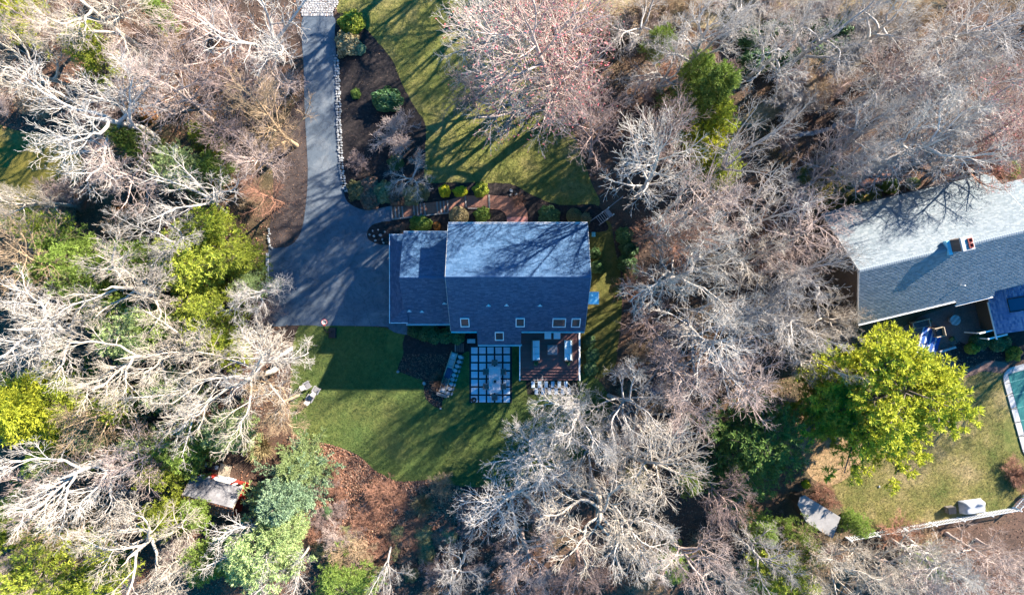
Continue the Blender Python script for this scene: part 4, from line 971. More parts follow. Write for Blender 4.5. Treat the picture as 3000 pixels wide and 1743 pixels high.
GREEN = [  # evergreens: x, y, r (displayed), style, leaf, H, label
 (90,1000,125,'spruce','gold',13,'broad golden green conifer in the wood below the tall white trees'),(480,650,105,'young','lime',8,'bushy lime green pine beside the parking area'),
 (215,700,60,'young','green',6,None),(365,370,42,'young','green',5,None),(530,415,36,'young','green',4,None),(445,420,60,'young','pale',5,None),(510,345,35,'young','lime',4,None),
 (712,1215,84,'spruce','blue',10,'soft blue green conifer beside the red shed'),(735,1145,58,'spruce','pale',7,'light green young conifer touching the blue green conifer'),
 (650,1350,100,'young','pale',8,None),(410,1270,50,'young','lime',5,None),(640,1335,45,'young','green',4,None),(120,1400,105,'young','lime',8,None),(15,1300,60,'young','lime',7,None),
 (470,1095,70,'young','green',5,None),(360,1090,55,'young','pale',5,None),(330,830,75,'young','pale',6,None),(520,770,85,'young','lime',6,None),(400,800,60,'young','green',5,None),(850,1440,65,'young','green',5,'fresh green pine among brown leaves at the wood edge'),
 (25,25,55,'spruce','gold',9,'golden conifer by the far end of the wood'),(190,630,55,'young','green',6,None),(150,600,45,'young','green',5,None),(270,770,60,'young','green',5,None),(230,130,60,'young','lime',5,None),(390,30,35,'young','green',4,None),
 (560,1060,60,'young','pale',5,None),(700,1300,60,'young','pale',7,None),(240,1060,60,'young','pale',5,None),(520,560,50,'young','lime',5,None),
 (2190,975,170,'pine','gold',14,'big yellow green pine between the patio and neighbour\'s lawn'),(2060,1000,90,'pine','lime',10,'smaller yellow green pine leaning against the big pine'),
 (1850,1110,125,'young','forest',8,'wide dark green evergreen beside the raised beds'),(1735,235,78,'spruce','green',13,'tall fresh green conifer beside bare trees and yellow bush'),(1735,350,58,'young','yellow',8,'yellow leaved bush below the tall fresh green conifer'),
 (1925,1420,75,'young','lime',6,None),(1960,1330,50,'young','green',5,None),(1655,1385,40,'young','green',4,None),(1622,105,35,'young','green',5,None),(1760,420,45,'young','green',4,None),(1870,1300,40,'young','green',4,None),
 (590,640,50,'young','lime',5,None),(1715,175,45,'young','green',9,'upper fresh green young pine beside the tall fresh green conifer'),(1755,300,50,'young','lime',9,'lime green young pine between the fresh green conifer and yellow bush'),(1770,410,48,'young','lime',7,'lime green young pine below the yellow leaved bush'),(120,680,50,'young','green',6,None),(300,1000,55,'young','lime',6,None),(420,960,50,'young','pale',6,None),(560,860,50,'young','lime',6,None),(330,350,40,'young','green',6,None),(150,1130,50,'young','green',6,None),(250,1420,60,'young','lime',6,None),(480,1260,45,'young','green',4,None),(330,640,55,'young','green',5,None),(100,560,50,'young','lime',5,None),(620,700,40,'young','pale',4,None),(170,980,60,'young','lime',6,None),(420,1150,55,'young','lime',5,None),(520,1375,60,'young','green',5,None),(60,1250,55,'young','green',6,None),(1700,1180,40,'young','green',4,None),(1560,1180,35,'young','olive',3,None),(2110,1290,28,'young','green',3,None),(2275,1385,40,'young','pale',3,None),
]
gc = {}
LN = {'green': 'fresh green', 'pale': 'pale green', 'lime': 'lime green', 'olive': 'dull olive', 'deep': 'dark green', 'gold': 'golden', 'yellow': 'yellow'}
for (x, y, r, st, lf, H, lab) in GREEN:
    n = gc.get(st, 0); gc[st] = n + 1
    grp = None
    if lab is None:
        ph = next(z[1] for z in ZONES if z[0](x, y)); lab = f'{LN[lf]} young pine under bare trees {ph}'; grp = 'young pines under the bare trees'; H *= 1.5
    plant(EVER[st][n % len(EVER[st])], 'conifer' if st != 'young' else 'young_pine', lab, 'tree', grp, x * K_, y * K_, r * K_, H, BARK['dark'], LEAF[lf])

def bush(px, py, rpx, kind, leaf, label, h=None, ry=None, group=None, cat='shrub'):
    hh = (h if h else rpx / PX * 1.1); x, y, _ = W(px, py, hh * 0.5); f = (CAM_H - hh * 0.6) / CAM_H / PX
    t = thing('shrub', label, cat, (x, y, 0.0), 0, group)
    t.scale = (rpx * f, (ry or rpx) * f, hh / 1.12)
    L_ = BUSH[kind]; link('leaves', L_[int(px) % len(L_)], t, LEAF[leaf]); link('stems', STEMS, t)
    return t
def twiggy(px, py, rpx, H, tone, label, group=None):
    pr = PROTO['shrub'][int(px + py) % 3]; f = (CAM_H - H * 0.6) / CAM_H / PX
    x, y = (px - 1500) * f, (871.5 - py) * f
    t = thing('bare_shrub', label, 'shrub', (x, y, 0), random.uniform(0, 6.28), group); s = rpx * f / pr['R']
    t.scale = (s, s, H / pr['H']); link('stems', pr['trunk'], t, BARK[tone]); link('twigs', pr['crown'], t, BARK[tone]); return t
bush(1025, 68, 43, 'broad', 'lime', 'rounded yellow green shrub at the end of the cobbled apron')
bush(1015, 125, 42, 'fine', 'straw', 'rounded straw coloured shrub below the yellow green one')
bush(1052, 142, 20, 'broad', 'blue', 'small blue green bush against the straw coloured shrub')
bush(1040, 275, 18, 'fine', 'green', 'small bright green bush alone in the mulch bed')
bush(1128, 292, 56, 'fine', 'deep', 'large dark green mounded boxwood in the mulch bed', 1.8, 40)
twiggy(1162, 385, 66, 2.6, 'pink', 'dense pinkish twiggy shrub in the mulch bed')
bush(1157, 478, 27, 'broad', 'deep', 'dark green bush below the pinkish twiggy shrub')
twiggy(1050, 475, 34, 1.5, 'plum', 'thin dark bare shrub in the mulch bed near the stone edging')
plant(PROTO['oak'][1], 'bare_tree', 'low contorted pale limbed bare tree beside the timber steps', 'tree', None, 1205, 530, 78, 4.2, BARK['grey'], anywhere=True)
for i, (a, b, r, c) in enumerate([(1045, 555, 36, 'olive'), (1080, 585, 36, 'brown'), (1120, 565, 38, 'olive'), (1160, 575, 36, 'brown'), (1200, 575, 34, 'olive'), (1230, 565, 30, 'olive'), (1080, 545, 34, 'brown')]):
    bush(a, b, r, 'fine', c, ('dull olive' if c == 'olive' else 'brown leaved') + ' low hedge shrub between the driveway and timber steps', 0.9, None, 'hedge shrubs by the timber steps')
bush(1300, 560, 21, 'fine', 'yellow', 'upright bright yellow shrub beside the brick walk', 1.5)
bush(1347, 562, 25, 'broad', 'yellow', 'low yellow variegated shrub between the two brighter yellow shrubs', 0.8, 18)
bush(1407, 557, 26, 'broad', 'lime', 'round yellow green shrub by the brick walk bend', 1.1)
twiggy(1520, 583, 24, 1.0, 'rust', 'small rusty bare shrub at the curve of the brick walk')
bush(1343, 632, 30, 'ball', 'straw', 'clipped straw coloured ball shrub against the front wall', 1.6)
bush(1411, 630, 27, 'broad', 'green', 'glossy green broad leaved shrub against the front wall', 1.2)
bush(1232, 655, 36, 'broad', 'green', 'leafy light green shrub beside the garage front', 1.3, 26)
bush(1278, 662, 14, 'fine', 'orange', 'small orange leaved shrub beside the garage front', 0.9)
twiggy(1185, 668, 22, 0.8, 'rust', 'little rusty bare shrub at the garage corner')
bush(1610, 632, 34, 'broad', 'deep', 'open dark green shrub against the front wall', 1.1)
bush(1683, 632, 24, 'ball', 'olive', 'clipped olive ball shrub at the house front corner', 1.3)
bush(1714, 640, 20, 'fine', 'straw', 'tan bush beside the wooden garden stair', 1.0)
bush(1742, 742, 20, 'fine', 'deep', 'upper dark green bush against the house end wall', 1.5)
bush(1746, 782, 23, 'fine', 'deep', 'lower round dark green bush against the house end wall', 1.4)
for (a, b, r) in ((1832, 690, 28), (1845, 730, 32), (1840, 772, 30), (1850, 800, 24)): bush(a, b, r, 'broad', 'deep', 'dark green broad leaved shrub in the row along the side lawn', 1.5, None, 'evergreen row along the side lawn')
for (a, b, r) in ((1725, 1000, 24), (1735, 1040, 26), (1728, 1080, 26)): bush(a, b, r, 'fine', 'deep', 'low dark green shrub beside the deck rail', 0.7, None, 'low shrubs beside the deck rail')
for (a, b, r) in ((1212, 968, 22), (1240, 975, 26), (1272, 982, 28), (1305, 985, 28), (1338, 985, 26), (1255, 965, 24)): bush(a, b, r, 'broad', 'deep', 'dark green broad leaved shrub under the garage rear eave', 1.2, None, 'shrubs under the garage rear eave')
for (a, b, r, lf, l) in ((2610, 545, 26, 'green', 'round green bush by the neighbour\'s front gutter'), (2511, 580, 23, 'deep', 'round dark green bush by the brick walk of the grey house'), (2460, 580, 21, 'olive', 'round olive bush at the grey house corner'), (2680, 537, 19, 'pale', 'pale silvery bush by the neighbour\'s front gutter'), (2960, 497, 32, 'green', 'wide green bush behind the grey house wing'), (2870, 1002, 30, 'deep', 'big dark bush by the neighbour\'s brick patio'), (2930, 1002, 36, 'deep', 'wide dark green bush under the pergola beams'), (2850, 1022, 20, 'green', 'small fresh green bush at the patio edge'), (2975, 1035, 26, 'green', 'green bush beside the pool coping')):
    bush(a, b, r, 'fine' if lf != 'pale' else 'broad', lf, l, 1.3)
r_ = random.Random(9)
for i in range(14):
    a, b = 2200 + (i % 7) * 45 + r_.uniform(-14, 14), 110 + (i // 7) * 75 - (i % 7) * 5 + r_.uniform(-16, 16)
    bush(a, b, r_.uniform(34, 50), 'broad', 'deep', 'dark rhododendron bush in the mass beside the straw field', 2.2, None, 'rhododendrons beside the straw field')
for (a, b) in ((895, 1370), (955, 1500), (940, 1360)): bush(a, b, 22, 'fine', 'deep', 'small dark bush on the orange leaves below the back lawn', 0.8, None, 'dark bushes on the orange leaves')
for i in range(26):
    bush(900 + r_.uniform(0, 430), 1560 + r_.uniform(0, 130), r_.uniform(22, 36), 'fine', 'olive' if i % 3 else 'brown', ('olive' if i % 3 else 'brown') + ' ground covering bush below the orange leaf bed', 0.6, None, 'ground covering bushes below the leaf bed')
def grass_clump(px, py, rpx, leaf, label):
    x, y, _ = W(px, py, 0.5); t = thing('ornamental_grass', label, 'grass clump', (x, y, 0)); s = rpx / PX / 0.9; t.scale = (s, s, s * 0.8); link('blades', GRASSM, t, LEAF[leaf])
grass_clump(760, 1310, 44, 'straw', 'golden ornamental grass clump above the blue green conifer')
grass_clump(1290, 1118, 30, 'brown', 'brown ornamental grass clump beside the stone seat wall')
grass_clump(1240, 1480, 34, 'straw', 'pale tan grass clump in the bed below the back lawn')
grass_clump(2985, 1395, 30, 'brown', 'brown grass clump near the picket fence corner')
for (a, b, r) in ((425, 335, 26), (605, 442, 24), (345, 615, 20), (215, 930, 24)): bush(a, b, r, 'broad', 'orange', 'young tree still holding orange dead leaves in the wood', 2.0, None, 'saplings with orange leaves')
# undergrowth of bare brush on the woodland floor
pts = np.stack([RNG.uniform(-53, 53, 1400), RNG.uniform(-31, 31, 1400)], 1)
ok = np.ones(len(pts), bool)
for q in SHEETS + HOUSES + NOTREE: ok &= ~pip(pts, q)
pts = pts[ok][:150]
for i, (x, y) in enumerate(pts):
    tone = ('plum', 'rust', 'pink', 'tan', 'plum')[i % 5]; pr = PROTO['shrub'][i % 3]; s = random.uniform(0.8, 1.5); px, py = x * PX + 1500, 871.5 - y * PX
    ph = next(z[1] for z in ZONES if z[0](px / K_, py / K_))
    t = thing('bare_brush', f'low {TONE[tone]} bare brush on leafy ground {ph}', 'shrub', (x, y, 0), random.uniform(0, 6.28), 'bare brush on the woodland floor'); t.scale = (s, s, s * random.uniform(0.5, 0.9))
    link('twigs', pr['crown'], t, BARK[tone]); link('stems', pr['trunk'], t, BARK[tone])

fp = np.stack([RNG.uniform(5, 42, 300), RNG.uniform(17, 30, 300)], 1); fp = fp[pip(fp, px_poly(field_p))][:45]
for i, (x, y) in enumerate(fp):
    tone = ('tan', 'pink', 'grey')[i % 3]; pr = PROTO['shrub'][i % 3]; s = random.uniform(0.9, 1.6)
    t = thing('bare_brush', f'{TONE[tone]} bare brush standing in the straw field', 'shrub', (x, y, 0), random.uniform(0, 6.28), 'bare brush in the straw field'); t.scale = (s, s, s * 0.8)
    link('twigs', pr['crown'], t, BARK[tone]); link('stems', pr['trunk'], t, BARK[tone])
P = np.stack([RNG.uniform(-22, -3, 400), RNG.uniform(-26, -13, 400)], 1); P = P[pip(P, px_poly(leafbed_p)) & ~pip(P, px_poly(dark_bed_p))][:34]
for i, (x, y) in enumerate(P):
    tone = ('rust', 'plum', 'rust')[i % 3]; pr = PROTO['shrub'][i % 3]; s = random.uniform(0.5, 0.9)
    t = thing('bare_brush', f'sparse low {TONE[tone]} brush in the orange leaf bed', 'shrub', (x, y, 0.02), random.uniform(0, 6.28), 'low brush in the leaf bed'); t.scale = (s, s, s * 0.4)
    link('twigs', pr['crown'], t, BARK[tone])
# the wood goes on beyond the top of the picture and shades the upper driveway
for i, (x, y) in enumerate(((-6, 35), (1, 37), (7, 35), (13, 36))):
    pr = PROTO['maple' if i % 2 else 'oak'][i % 3]; t = thing('bare_tree', 'tall bare tree of the wood beyond the straw field and front lawn', 'tree', (x, y, 0), i * 1.3, 'bare trees beyond the front lawn'); t.scale = (1.05, 1.05, 19.5 / pr['H'])
    link('trunk', pr['trunk'], t, BARK['grey']); link('crown', pr['crown'], t, BARK['grey'])

for i, (x, y) in enumerate(((59, 2), (64, 9), (61, 15))):
    pr = PROTO['oak' if i % 2 else 'maple'][i % 3]; t = thing('bare_tree', 'tall bare tree of the wood on the far side of the swimming pool', 'tree', (x, y, 0), i * 1.7, 'bare trees beyond the pool'); t.scale = (1.0, 1.0, 16.5 / pr['H'])
    link('trunk', pr['trunk'], t, BARK['grey']); link('crown', pr['crown'], t, BARK['grey'])

# ------------------------------------------------------------------ loose ground cover
def scatter(n, box, inside=None, outside=()):
    P = np.stack([RNG.uniform(box[0], box[1], n), RNG.uniform(box[2], box[3], n)], 1); ok = np.ones(n, bool)
    if inside is not None: ok &= pip(P, inside)
    for q in outside: ok &= ~pip(P, q)
    return P[ok]
def leaves_on(name, P, s, m, z=0.03):
    k = len(P); Q = np.concatenate([P, RNG.uniform(z, z + 0.05, (k, 1))], 1)
    o = link(name, leaf_mesh(name, Q, np.tile([0, 0, 1.0], (k, 1)), s, m, RNG, 0.6)); tag(o, kind='stuff'); return o
P = scatter(190000, (-54, 54, -32, 32), None, SHEETS + HOUSES)
clump = np.sin(P[:, 0] * 0.35 + 1.3 * np.sin(P[:, 1] * 0.22)) + np.sin(P[:, 1] * 0.41 + np.sin(P[:, 0] * 0.3))
P = P[RNG.random(len(P)) < np.clip(0.55 + 0.3 * clump, 0.15, 1)]
o = leaves_on('leaf_litter', P[P[:, 0] < 4], 0.085, LEAF['litter']); tag(o, 'orange brown fallen leaves covering the wood on the driveway side', 'fallen leaves')
o = leaves_on('leaf_litter', P[P[:, 0] >= 4], 0.085, LEAF['dull']); tag(o, 'dull brown fallen leaves covering the wood on the neighbour\'s side', 'fallen leaves')
P = scatter(60000, (-23, -2, -27, -13), px_poly(leafbed_p)); o = leaves_on('leaf_bed', P, 0.09, LEAF['litter'], 0.04); tag(o, 'thick orange brown leaves in the bed below the back lawn', 'fallen leaves')
P = scatter(9000, (-24, 9, -12, 31), px_poly(bed_front_p), HOUSES); o = leaves_on('bed_debris', P[::2], 0.05, LEAF['brown'], 0.03); tag(o, 'bits of dry leaf on the dark mulch bed', 'fallen leaves')
P = scatter(9000, (-12, -2, -12, -2), px_poly(bed_back_p), HOUSES); o = leaves_on('bed_debris', P, 0.055, LEAF['brown'], 0.03); tag(o, 'bits of dry leaf on the garden bed behind the garage', 'fallen leaves')
P = scatter(9000, (-24, -19, 4, 20), px_poly(strip_p)); o = leaves_on('bed_debris', P[::3], 0.05, LEAF['brown'], 0.02); tag(o, 'bits of dry leaf on the soil strip beside the driveway', 'fallen leaves')
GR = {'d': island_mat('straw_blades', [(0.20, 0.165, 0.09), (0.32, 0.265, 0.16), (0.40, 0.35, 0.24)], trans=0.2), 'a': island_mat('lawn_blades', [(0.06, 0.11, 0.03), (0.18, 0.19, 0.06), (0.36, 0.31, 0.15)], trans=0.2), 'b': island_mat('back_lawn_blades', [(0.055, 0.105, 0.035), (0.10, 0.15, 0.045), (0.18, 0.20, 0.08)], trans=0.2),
      'c': island_mat('dry_lawn_blades', [(0.12, 0.12, 0.035), (0.22, 0.19, 0.07), (0.32, 0.25, 0.14)], trans=0.2)}
def lawn_grass(label, poly, box, n, key, out=()):
    P = scatter(n, box, poly, list(out) + HOUSES); k = len(P); Q = np.concatenate([P, np.full((k, 1), 0.012)], 1)
    me = tuft_mesh('grass', Q, np.tile([0, 0, 1.0], (k, 1)), 2, 0.11, 0.014, 0.55, RNG, GR[key]); o = link('grass', me); tag(o, label, 'grass', None, 'stuff')
lawn_grass('short yellowing grass of the front lawn', px_poly(front_lawn_p), (-17, 9, 8, 31), 75000, 'a', [px_poly(bed_front_p)])
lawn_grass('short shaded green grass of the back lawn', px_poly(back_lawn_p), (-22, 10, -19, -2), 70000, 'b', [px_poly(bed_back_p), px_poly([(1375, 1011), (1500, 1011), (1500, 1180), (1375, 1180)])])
lawn_grass('thin dry grass of the neighbour\'s lawn', px_poly(nlawn_p), (26, 52, -24, -5), 50000, 'c')
lawn_grass('tall straw coloured grass of the field', px_poly(field_p), (4, 44, 14, 31), 40000, 'd')

# ------------------------------------------------------------------ paving details and things around the house
def stone_proto(seed, r, h):
    q = random.Random(seed); n = 7
    poly = [(r * q.uniform(0.75, 1.15) * math.cos(2 * math.pi * k / n), r * q.uniform(0.6, 0.95) * math.sin(2 * math.pi * k / n)) for k in range(n)]
    mb = MB(); mb.prism(poly, -0.04, h * 0.6, 0); b = len(mb.v) - n
    top = [(x * 0.72 + q.uniform(-.01, .01), y * 0.72, h + q.uniform(-.02, .01)) for x, y in poly]
    mb.f.pop(1); mb.add(top, [tuple(range(n))]); c = len(mb.v) - n
    for i in range(n): mb.f.append((b + i, b + (i + 1) % n, c + (i + 1) % n, c + i))
    return mb.mesh('stone', STONE)
STONES = [stone_proto(i, 0.17, 0.17) for i in range(5)]
def stones_along(name, label, cat, line, step, rows=1, spread=0.1, sc=1.0):
    p0 = W(*line[0]); t = thing(name, label, cat, (p0[0], p0[1], 0.0)); q = random.Random(3)
    pts = [Vector(W(*p)) for p in line]; carry = 0.0
    for a, b in zip(pts[:-1], pts[1:]):
        L = (b - a).length; d = carry
        while d < L:
            for r in range(rows):
                c = a.lerp(b, d / L) + Vector((q.uniform(-spread, spread) + (r - (rows - 1) / 2) * 0.24, q.uniform(-.04, .04), 0.02))
                o = link('stone', q.choice(STONES), t, None, True); o.location = c; o.rotation_euler = (0, 0, q.uniform(0, 6.28)); k = q.uniform(0.75, 1.25) * sc; o.scale = (k, k, k)
            d += step
        carry = d - L
    return t
stones_along('stone_edging', 'row of pale fieldstones edging the driveway along the mulch bed', 'stone edging', [(984, 165), (988, 205), (992, 300), (993, 369), (996, 430), (1000, 492), (1007, 535), (1016, 565)], 0.25, 2, 0.06, 0.85)
stones_along('stone_border', 'short line of white stones between soil strip and leafy wood', 'stone border', [(789, 672), (786, 700), (790, 722), (800, 730)], 0.22, 1, 0.08, 0.8)
stones_along('dry_stone_wall', 'tumbled grey dry stone wall under bare trees near the straw field', 'stone wall', [(2318, 398), (2380, 392), (2440, 375), (2520, 310), (2600, 275), (2650, 225)], 0.33, 2, 0.15, 1.3)
def rock(px, py, s, label, group=None, z=0.02):
    x, y, _ = W(px, py); o = link('rock', STONES[int(px) % 5]); o.location = (x, y, z); o.scale = (s, s, s); o.rotation_euler = (0, 0, px); tag(o, label, 'rock', group)
for (a, b, s_) in ((1083, 688, .8), (1096, 692, .9), (1100, 705, .8), (1115, 690, 1.1), (1120, 702, .7), (1092, 677, .7), (1128, 680, .8), (1108, 674, .6), (1124, 712, .7)): rock(a, b, s_, 'pale rock in the small island bed by the garage', 'rocks in the island bed')
rock(1046, 558, 1.1, 'white rock among the hedge shrubs by the driveway'); rock(1166, 1088, 1.1, 'white rock at the corner of the garden bed'); rock(1243, 1122, 1.3, 'tall pale rock on the garden bed edge beside the lawn'); rock(1291, 1196, .8, 'small pale rock at the tip of the garden bed')
for (a, b, s_) in ((1498, 560, 1.3), (1512, 570, .8), (1496, 572, .9)): rock(a, b, s_, 'white ornamental rock beside the brick walk bend', 'white rocks by the brick walk')
rock(1160, 1492, .9, 'grey rock among the orange leaves'); rock(2575, 1424, .7, 'small pale rock beside the pale shed')
# cobbled apron
AP = sheet('cobbled_apron', px_poly([(880, -40), (998, -40), (992, 5), (984, 30), (976, 50), (884, 50)]), 0.02, GRIT)
mb = MB(); mb.box((0, 0, 0), (0.215, 0.135, 0.08), 0, 0.02); cb = mb.mesh('cobble', COBBLE)
mb = MB(); mb.box((0, 0, 0), (0.12, 0.25, 0.08), 0, 0.02); cb2 = mb.mesh('cobble', COBBLE)
q = random.Random(1)
for j in range(14):
    y = 37 - j * 5.6; xr = 979 + (37 - y) * 0.42 if y > 0 else 996; x = 884 + q.uniform(0, 5)
    while x < min(xr, 994):
        xx, yy, _ = W(x, y + q.uniform(-.5, .5)); link('cobble', cb, AP, loc=(xx, yy, 0.035 + q.uniform(-.01, .012)), rz=q.uniform(-.08, .08)); x += 7.9
x = 886
while x < 977:
    xx, yy, _ = W(x, 45); link('cobble', cb2, AP, loc=(xx, yy, 0.036), rz=q.uniform(-.06, .06)); x += 5.2
# kerb at the left of the parking area
kb = thing('kerb', 'pale concrete kerb along the outer side of the parking area', 'kerb', W(784, 800))
for i in range(5):
    a = W(784, 742 + i * 24); mb = MB(); mb.box((0, 0, 0.08), (0.26, 0.76, 0.2), 0, 0.02); o = mb.build('block', CONCRETE, kb, True); o.location = (a[0], a[1] - 0.38, 0)
# brick walk with timber steps
walk = [(1311, 588), (1340, 579), (1361, 574), (1434, 572), (1476, 575), (1510, 582), (1534, 598), (1545, 620), (1546, 645), (1485, 645), (1483, 634), (1478, 624), (1465, 615), (1422, 612), (1369, 610), (1313, 622)]
WALK = sheet('brick_walk', px_poly(walk), 0.09, BRICK, 0.08)
stp = [(1146, 607), (1312, 588), (1314, 622), (1149, 642)]
ST = sheet('brick_stair', px_poly(stp), 0.075, BRICK, 0.06)
def timber(par, a, b, w_=0.12, h=0.14, m=TIMBER, z=0.0):
    A, B = Vector(W(*a)), Vector(W(*b)); d = B - A; mb = MB(); mb.box((0, 0, 0.08 + z), (d.length, w_, h), 0, 0.012)
    me = mb.mesh('timber', m); o = link('timber', me, par, None, False); c = (A + B) / 2; o.location = (c.x, c.y, 0); o.rotation_euler = (0, 0, math.atan2(d.y, d.x)); return o
for xt in (1147, 1157.5, 1168, 1178.5, 1212, 1222, 1231.5, 1243, 1280, 1290, 1300, 1311):
    f = (xt - 1146) / 166; timber(ST, (xt, 607 - 19 * f), (xt + 3, 642 - 20 * f), 0.13, 0.17)
timber(ST, (1150, 643), (1315, 624), 0.14, 0.12)
timber(WALK, (1363, 574), (1366, 609), 0.13, 0.16); timber(WALK, (1433, 572), (1434, 611), 0.16, 0.17); timber(WALK, (1370, 611), (1424, 613), 0.13, 0.13)
mb = MB(); x0_, y0_, _ = W(1485, 637); x1_, y1_, _ = W(1546, 665); mb.box(((x0_ + x1_) / 2, (y0_ + y1_) / 2, 0.12), (x1_ - x0_, y0_ - y1_, 0.3), 0, 0.02); o = mb.build('front_stoop', STOOP, HOUSE, True)

# basketball hoop
bx, by = -17.5, -3.35
t = thing('basketball_hoop', 'basketball hoop with red rim and white net at the edge of the parking area', 'basketball hoop', (bx, by, 0))
mb = MB(); mb.box((0, -0.1, 0.14), (0.75, 1.0, 0.28), 0, 0.08); mb.build('base', BLACK, t)
mb = MB(); mb.tube([(0, 0, 0.2), (0, 0.05, 2.2), (0, 0.45, 3.2)], 0.05); mb.build('pole', BLACK, t)
mb = MB(); mb.box((0, 0.72, 3.3), (1.1, 0.03, 0.72)); bb = mb.build('backboard', GLASS, t)
mb = MB(); mb.box((0, 0.58, 3.15), (0.08, 0.28, 0.08)); mb.build('arm', BLACK, t)
mb = MB(); mb.torus((0, 1.05, 3.05), 0.26, 0.022, 24, 6); rm = mb.build('rim', RED, t, smooth=True)
mb = MB(); mb.box((0, 0.77, 3.04), (0.18, 0.14, 0.05), 0, 0.01); mb.build('bracket', RED, rm)
mb = MB()
for k in range(12):
    a = 2 * math.pi * k / 12
    mb.tube([(0.25 * math.cos(a), 1.05 + 0.25 * math.sin(a), 3.04), (0.17 * math.cos(a + .26), 1.05 + 0.17 * math.sin(a + .26), 2.85), (0.12 * math.cos(a), 1.05 + 0.12 * math.sin(a), 2.6)], 0.013, 4)
    mb.tube([(0.25 * math.cos(a), 1.05 + 0.25 * math.sin(a), 3.04), (0.17 * math.cos(a - .26), 1.05 + 0.17 * math.sin(a - .26), 2.85), (0.12 * math.cos(a), 1.05 + 0.12 * math.sin(a), 2.6)], 0.013, 4)
mb.build('net', WHITE, t)

# dining set on the pavers
x, y, _ = W(1449.5, 1112, 0.75)
t = thing('dining_table', 'long silvered wooden dining table on the paver patio', 'table', (x, y, 0.075))
for i in range(6): mb = MB(); mb.box((-0.475 + i * 0.19, 0, 0.72), (0.184, 2.55, 0.04), 0, 0.006); mb.build('plank', TABLETOP, t)
for a in (-0.45, 0.45):
    for b in (-1.15, 1.15): mb = MB(); mb.box((a, b, 0.35), (0.09, 0.09, 0.7)); mb.build('leg', GREYWOOD, t)
mb = MB(); mb.box((0, 0, 0.66), (0.95, 2.3, 0.07)); mb.build('apron', GREYWOOD, t)
v_ = MB(); v_.lathe([(0.08, 0), (0.12, 0.1), (0.06, 0.2), (0.1, 0.3), (0.001, 0.3)], (0, 0, 0), 12)
for k in range(9): v_.tube([(0, 0, 0.25), (0.22 * math.cos(k * .7), 0.3 * math.sin(k * .7), 0.33 + 0.03 * (k % 3))], [0.02, 0.008], 4)
o = v_.build('centrepiece', BLACK); o.location = (x + 0.02, y - 0.15, 0.82); tag(o, 'dark metal centrepiece on the dining table', 'ornament')
def dchair(px, py, rz, where):
    x, y, _ = W(px, py, 0.6); t = thing('dining_chair', 'grey brown woven dining chair ' + where, 'chair', (x, y, 0.075), rz, 'dining chairs on the paver patio')
    mb = MB(); mb.box((0, 0, 0.43), (0.5, 0.5, 0.08), 0, 0.02); mb.build('seat', RATTAN, t)
    mb = MB(); mb.box((0, -0.26, 0.68), (0.5, 0.06, 0.5), 0, 0.02); mb.build('backrest', RATTAN, t)
    for a in (-0.27, 0.27):
        mb = MB(); mb.box((a, -0.02, 0.64), (0.055, 0.5, 0.04), 0, 0.01); mb.build('armrest', GREYWOOD, t)
        for b in (-0.22, 0.22): mb = MB(); mb.box((a * 0.9, b, 0.2), (0.05, 0.05, 0.4)); mb.build('leg', RATTAN, t)
dchair(1449, 1063, math.pi, 'at the table end nearer the house'); dchair(1449, 1163, 0, 'at the table end nearer the lawn')
for b, w_ in ((1089, 'nearer the house'), (1132, 'nearer the lawn')):
    dchair(1424, b, -math.pi / 2, 'on the stone seat side of the table, ' + w_); dchair(1474, b, math.pi / 2, 'on the deck side of the table, ' + w_)
x, y, _ = W(1388.5, 1170); t = thing('fire_bowl', 'round black fire bowl on the corner paver', 'fire bowl', (x, y, 0.075))
mb = MB(); mb.lathe([(0.15, 0.02), (0.27, 0.18), (0.28, 0.26), (0.23, 0.26), (0.2, 0.16), (0.001, 0.13)], n=20); mb.build('bowl', BLACK, t, smooth=True)
mb = MB(); mb.lathe([(0.17, 0.0), (0.15, 0.02), (0.001, 0.02)], n=12); mb.build('foot', BLACK, t)
mb = MB(); mb.box((0.03, -0.04, 0.17), (0.16, 0.12, 0.07), 0.5, 0.02); mb.build('ash', GREYCOVER, t)
bowl(1570, 1064, DZ, 0.19, 'small round planter at the end of the sofa nearer the patio', GREYWOOD, LEAF['deep'])
bowl(1665, 1064, DZ, 0.19, 'small round planter at the end of the sofa by the outer rail', GREYWOOD, LEAF['deep'])

# stone seat wall
x, y, _ = W(1318, 1092, 0.5); an = math.atan2(120, 38) - math.pi / 2
t = thing('stone_seat_wall', 'long stone and timber seat wall with pale rails beside the lawn', 'seat wall', (x, y, 0), an)
q = random.Random(4)
for k in range(9):
    n = 6; r = 0.27; cx_, cy_ = 0.42 + q.uniform(-.03, .03) + (0.1 if k > 6 else 0), -1.95 + k * 0.46
    poly = [(cx_ + r * (1.15 if i % 3 else 1.0) * q.uniform(.88, 1.05) * math.cos(2 * math.pi * (i + .5) / n), cy_ + 0.235 * q.uniform(.86, 1.02) * math.sin(2 * math.pi * (i + .5) / n)) for i in range(n)]
    mb = MB(); mb.prism(poly, 0, 0.42 + q.uniform(-.04, .04), 0.03); mb.build('stone', STONE, t)
    poly = [(0.78 + 0.12 * q.uniform(.7, 1.2) * math.cos(2 * math.pi * i / n), cy_ + 0.2 * q.uniform(.8, 1.1) * math.sin(2 * math.pi * i / n)) for i in range(n)]
    mb = MB(); mb.prism(poly, 0, 0.25 + q.uniform(-.04, .04), 0.03); mb.build('stone', STONE, t)
for k in range(6): mb = MB(); mb.box((-0.16, -1.72 + k * 0.67, 0.25), (0.5, 0.64, 0.44 + q.uniform(-.02, .03)), q.uniform(-.03, .03), 0.02); mb.build('slab', STONE, t)
